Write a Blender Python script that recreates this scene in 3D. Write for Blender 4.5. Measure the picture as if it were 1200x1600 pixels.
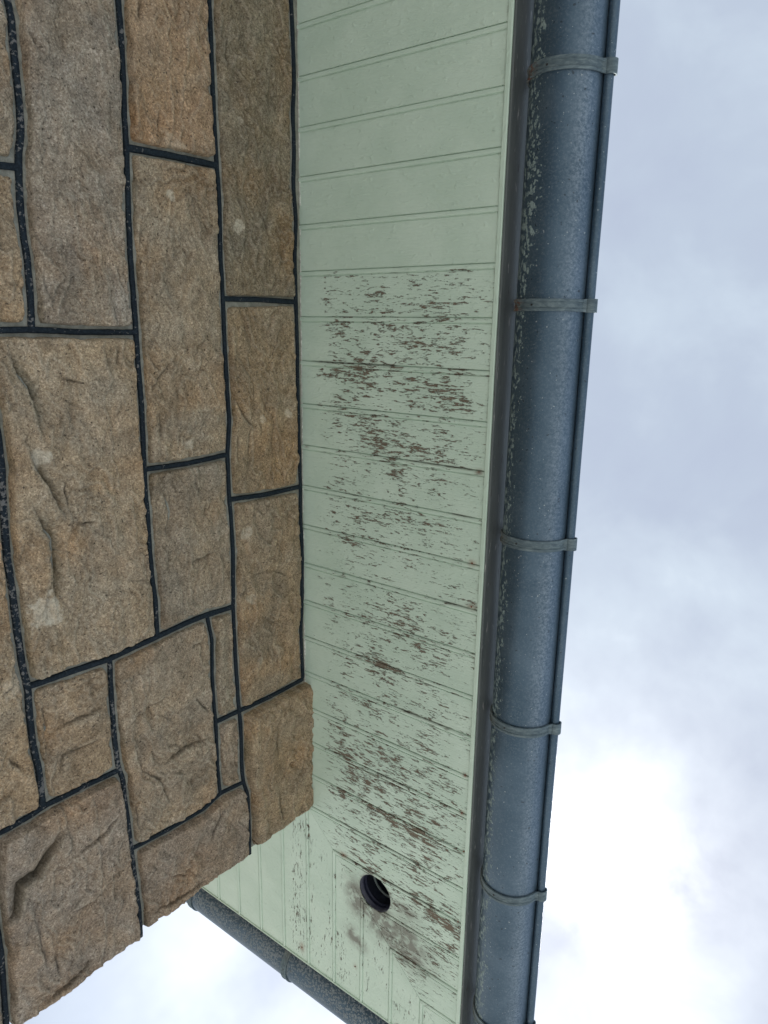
import bpy, bmesh, math, random
import numpy as np
from mathutils import Matrix, Vector

for o in list(bpy.data.objects): bpy.data.objects.remove(o)
scene = bpy.context.scene
COL = scene.collection
R = math.radians
SOFFIT = 2.85                       # height of the soffit above the ground

# ------------------------------------------------------------------ camera
cd = bpy.data.cameras.new("camera"); cam = bpy.data.objects.new("camera", cd); COL.objects.link(cam)
_right = Vector((0.79282352, -0.01690488, 0.60921679))
_down = Vector((0.16227901, 0.96938304, -0.18428793))
_fwd = Vector((-0.58744906, 0.2449709, 0.77129298))
_m = Matrix.Identity(4)
for i in range(3):
    _m[i][0] = _right[i]; _m[i][1] = -_down[i]; _m[i][2] = -_fwd[i]
_m.translation = Vector((1.22031, -1.27420, SOFFIT - 1.26484))
cam.matrix_world = _m
cd.sensor_fit = 'VERTICAL'; cd.sensor_height = 36.0; cd.lens = 36.0 * 1130.0 / 1600.0
cd.clip_start = 0.02; cd.clip_end = 3000
scene.camera = cam

# ------------------------------------------------------------------ exposure
scene.view_settings.view_transform = 'Standard'; scene.view_settings.look = 'None'
scene.view_settings.gamma = 1.0; scene.view_settings.use_curve_mapping = False
scene.view_settings.exposure = 1.3

# ------------------------------------------------------------------ sky and sun
SUN = Vector((-0.21, 0.62, 0.755)).normalized()
sun_el = math.asin(SUN.z); sun_az = math.atan2(SUN.x, SUN.y)
world = bpy.data.worlds.new("World"); scene.world = world; world.use_nodes = True
nt = world.node_tree; nt.nodes.clear()
def N(t, typ, **k):
    n = t.nodes.new(typ)
    for a, b in k.items():
        if a == 'op': n.operation = b
        elif a.startswith('in_'): n.inputs[int(a[3:])].default_value = b
        else: setattr(n, a, b)
    return n
def LK(t, a, b): t.links.new(a, b)
def ramp(t, fac, stops, interp='LINEAR'):
    r = t.nodes.new('ShaderNodeValToRGB'); r.color_ramp.interpolation = interp
    e = r.color_ramp.elements
    while len(e) < len(stops): e.new(0.5)
    for el, (p, c) in zip(e, stops):
        el.position = p; el.color = (c, c, c, 1) if isinstance(c, (int, float)) else (*c, 1)
    LK(t, fac, r.inputs[0]); return r.outputs[0]
def math_(t, op, a, b=None, clamp=False):
    n = t.nodes.new('ShaderNodeMath'); n.operation = op; n.use_clamp = clamp
    for i, v in enumerate((a, b)):
        if v is None: continue
        if isinstance(v, (int, float)): n.inputs[i].default_value = v
        else: LK(t, v, n.inputs[i])
    return n.outputs[0]
def mix(t, fac, a, b, blend='MIX'):
    n = t.nodes.new('ShaderNodeMix'); n.data_type = 'RGBA'; n.blend_type = blend; n.clamp_factor = True
    for idx, v in ((0, fac), (6, a), (7, b)):
        if isinstance(v, (int, float)): n.inputs[idx].default_value = v
        elif isinstance(v, tuple): n.inputs[idx].default_value = (*v, 1) if len(v) == 3 else v
        else: LK(t, v, n.inputs[idx])
    return n.outputs[2]
def noise(t, vec, scale, detail=4, rough=0.55, dist=0.0):
    n = t.nodes.new('ShaderNodeTexNoise'); n.inputs['Scale'].default_value = scale
    n.inputs['Detail'].default_value = detail; n.inputs['Roughness'].default_value = rough
    n.inputs['Distortion'].default_value = dist
    LK(t, vec, n.inputs['Vector']); return n.outputs[0]
sky = N(nt, 'ShaderNodeTexSky', sky_type='NISHITA'); sky.sun_disc = False
sky.sun_elevation = sun_el; sky.sun_rotation = sun_az
bg1 = N(nt, 'ShaderNodeBackground'); LK(nt, sky.outputs[0], bg1.inputs[0]); bg1.inputs[1].default_value = 0.05
tc = N(nt, 'ShaderNodeTexCoord'); dirv = tc.outputs['Generated']
dot = N(nt, 'ShaderNodeVectorMath', op='DOT_PRODUCT'); LK(nt, dirv, dot.inputs[0]); dot.inputs[1].default_value = SUN
glow = ramp(nt, dot.outputs['Value'], [(0.0, 0.0), (0.75, 0.02), (0.90, 0.10), (0.97, 0.20), (1.0, 0.34)])
n1 = noise(nt, dirv, 2.6, 5, 0.52, 0.35)
n2 = noise(nt, dirv, 7.5, 5, 0.55, 0.3)
cl = math_(nt, 'ADD', math_(nt, 'MULTIPLY', n1, 0.72), math_(nt, 'MULTIPLY', n2, 0.28))
clr = ramp(nt, cl, [(0.36, (0.50, 0.565, 0.70)), (0.50, (0.545, 0.625, 0.745)), (0.60, (0.59, 0.69, 0.80))])
clb = ramp(nt, math_(nt, 'ADD', glow, math_(nt, 'MULTIPLY', math_(nt, 'SUBTRACT', cl, 0.5), 2.1)), [(0.0, 0.0), (0.30, 0.16), (0.60, 0.62), (0.85, 1.0)])
ccol = mix(nt, clb, clr, (0.98, 1.06, 1.14))
dpos = math_(nt, 'MAXIMUM', dot.outputs['Value'], 0.0)
veil = ramp(nt, cl, [(0.40, 0.12), (0.56, 1.0)])
core = math_(nt, 'ADD', math_(nt, 'MULTIPLY', math_(nt, 'POWER', dpos, 620.0), math_(nt, 'MULTIPLY', ramp(nt, n2, [(0.38, 0.2), (0.56, 1.0)]), 2.0)), math_(nt, 'MULTIPLY', math_(nt, 'MULTIPLY', math_(nt, 'POWER', dpos, 60.0), veil), 0.30))
dot2 = N(nt, 'ShaderNodeVectorMath', op='DOT_PRODUCT'); LK(nt, dirv, dot2.inputs[0]); dot2.inputs[1].default_value = Vector((-0.50, 0.70, 0.51)).normalized()
thin = math_(nt, 'MULTIPLY', math_(nt, 'POWER', math_(nt, 'MAXIMUM', dot2.outputs['Value'], 0.0), 26.0), ramp(nt, n1, [(0.36, 0.35), (0.56, 1.0)]))
ccol = mix(nt, 1.0, ccol, math_(nt, 'ADD', core, math_(nt, 'MULTIPLY', thin, 0.62)), 'ADD')
bg2 = N(nt, 'ShaderNodeBackground'); LK(nt, ccol, bg2.inputs[0]); bg2.inputs[1].default_value = 0.44
add = N(nt, 'ShaderNodeMixShader'); add.inputs[0].default_value = 0.88
LK(nt, bg1.outputs[0], add.inputs[1]); LK(nt, bg2.outputs[0], add.inputs[2])
wo = N(nt, 'ShaderNodeOutputWorld'); LK(nt, add.outputs[0], wo.inputs[0])

sd = bpy.data.lights.new("sun", 'SUN'); sd.energy = 1.5; sd.angle = R(14); sd.color = (1.0, 0.96, 0.9)
so = bpy.data.objects.new("sun", sd); COL.objects.link(so)
so.rotation_euler = SUN.to_track_quat('Z', 'Y').to_euler()

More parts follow.
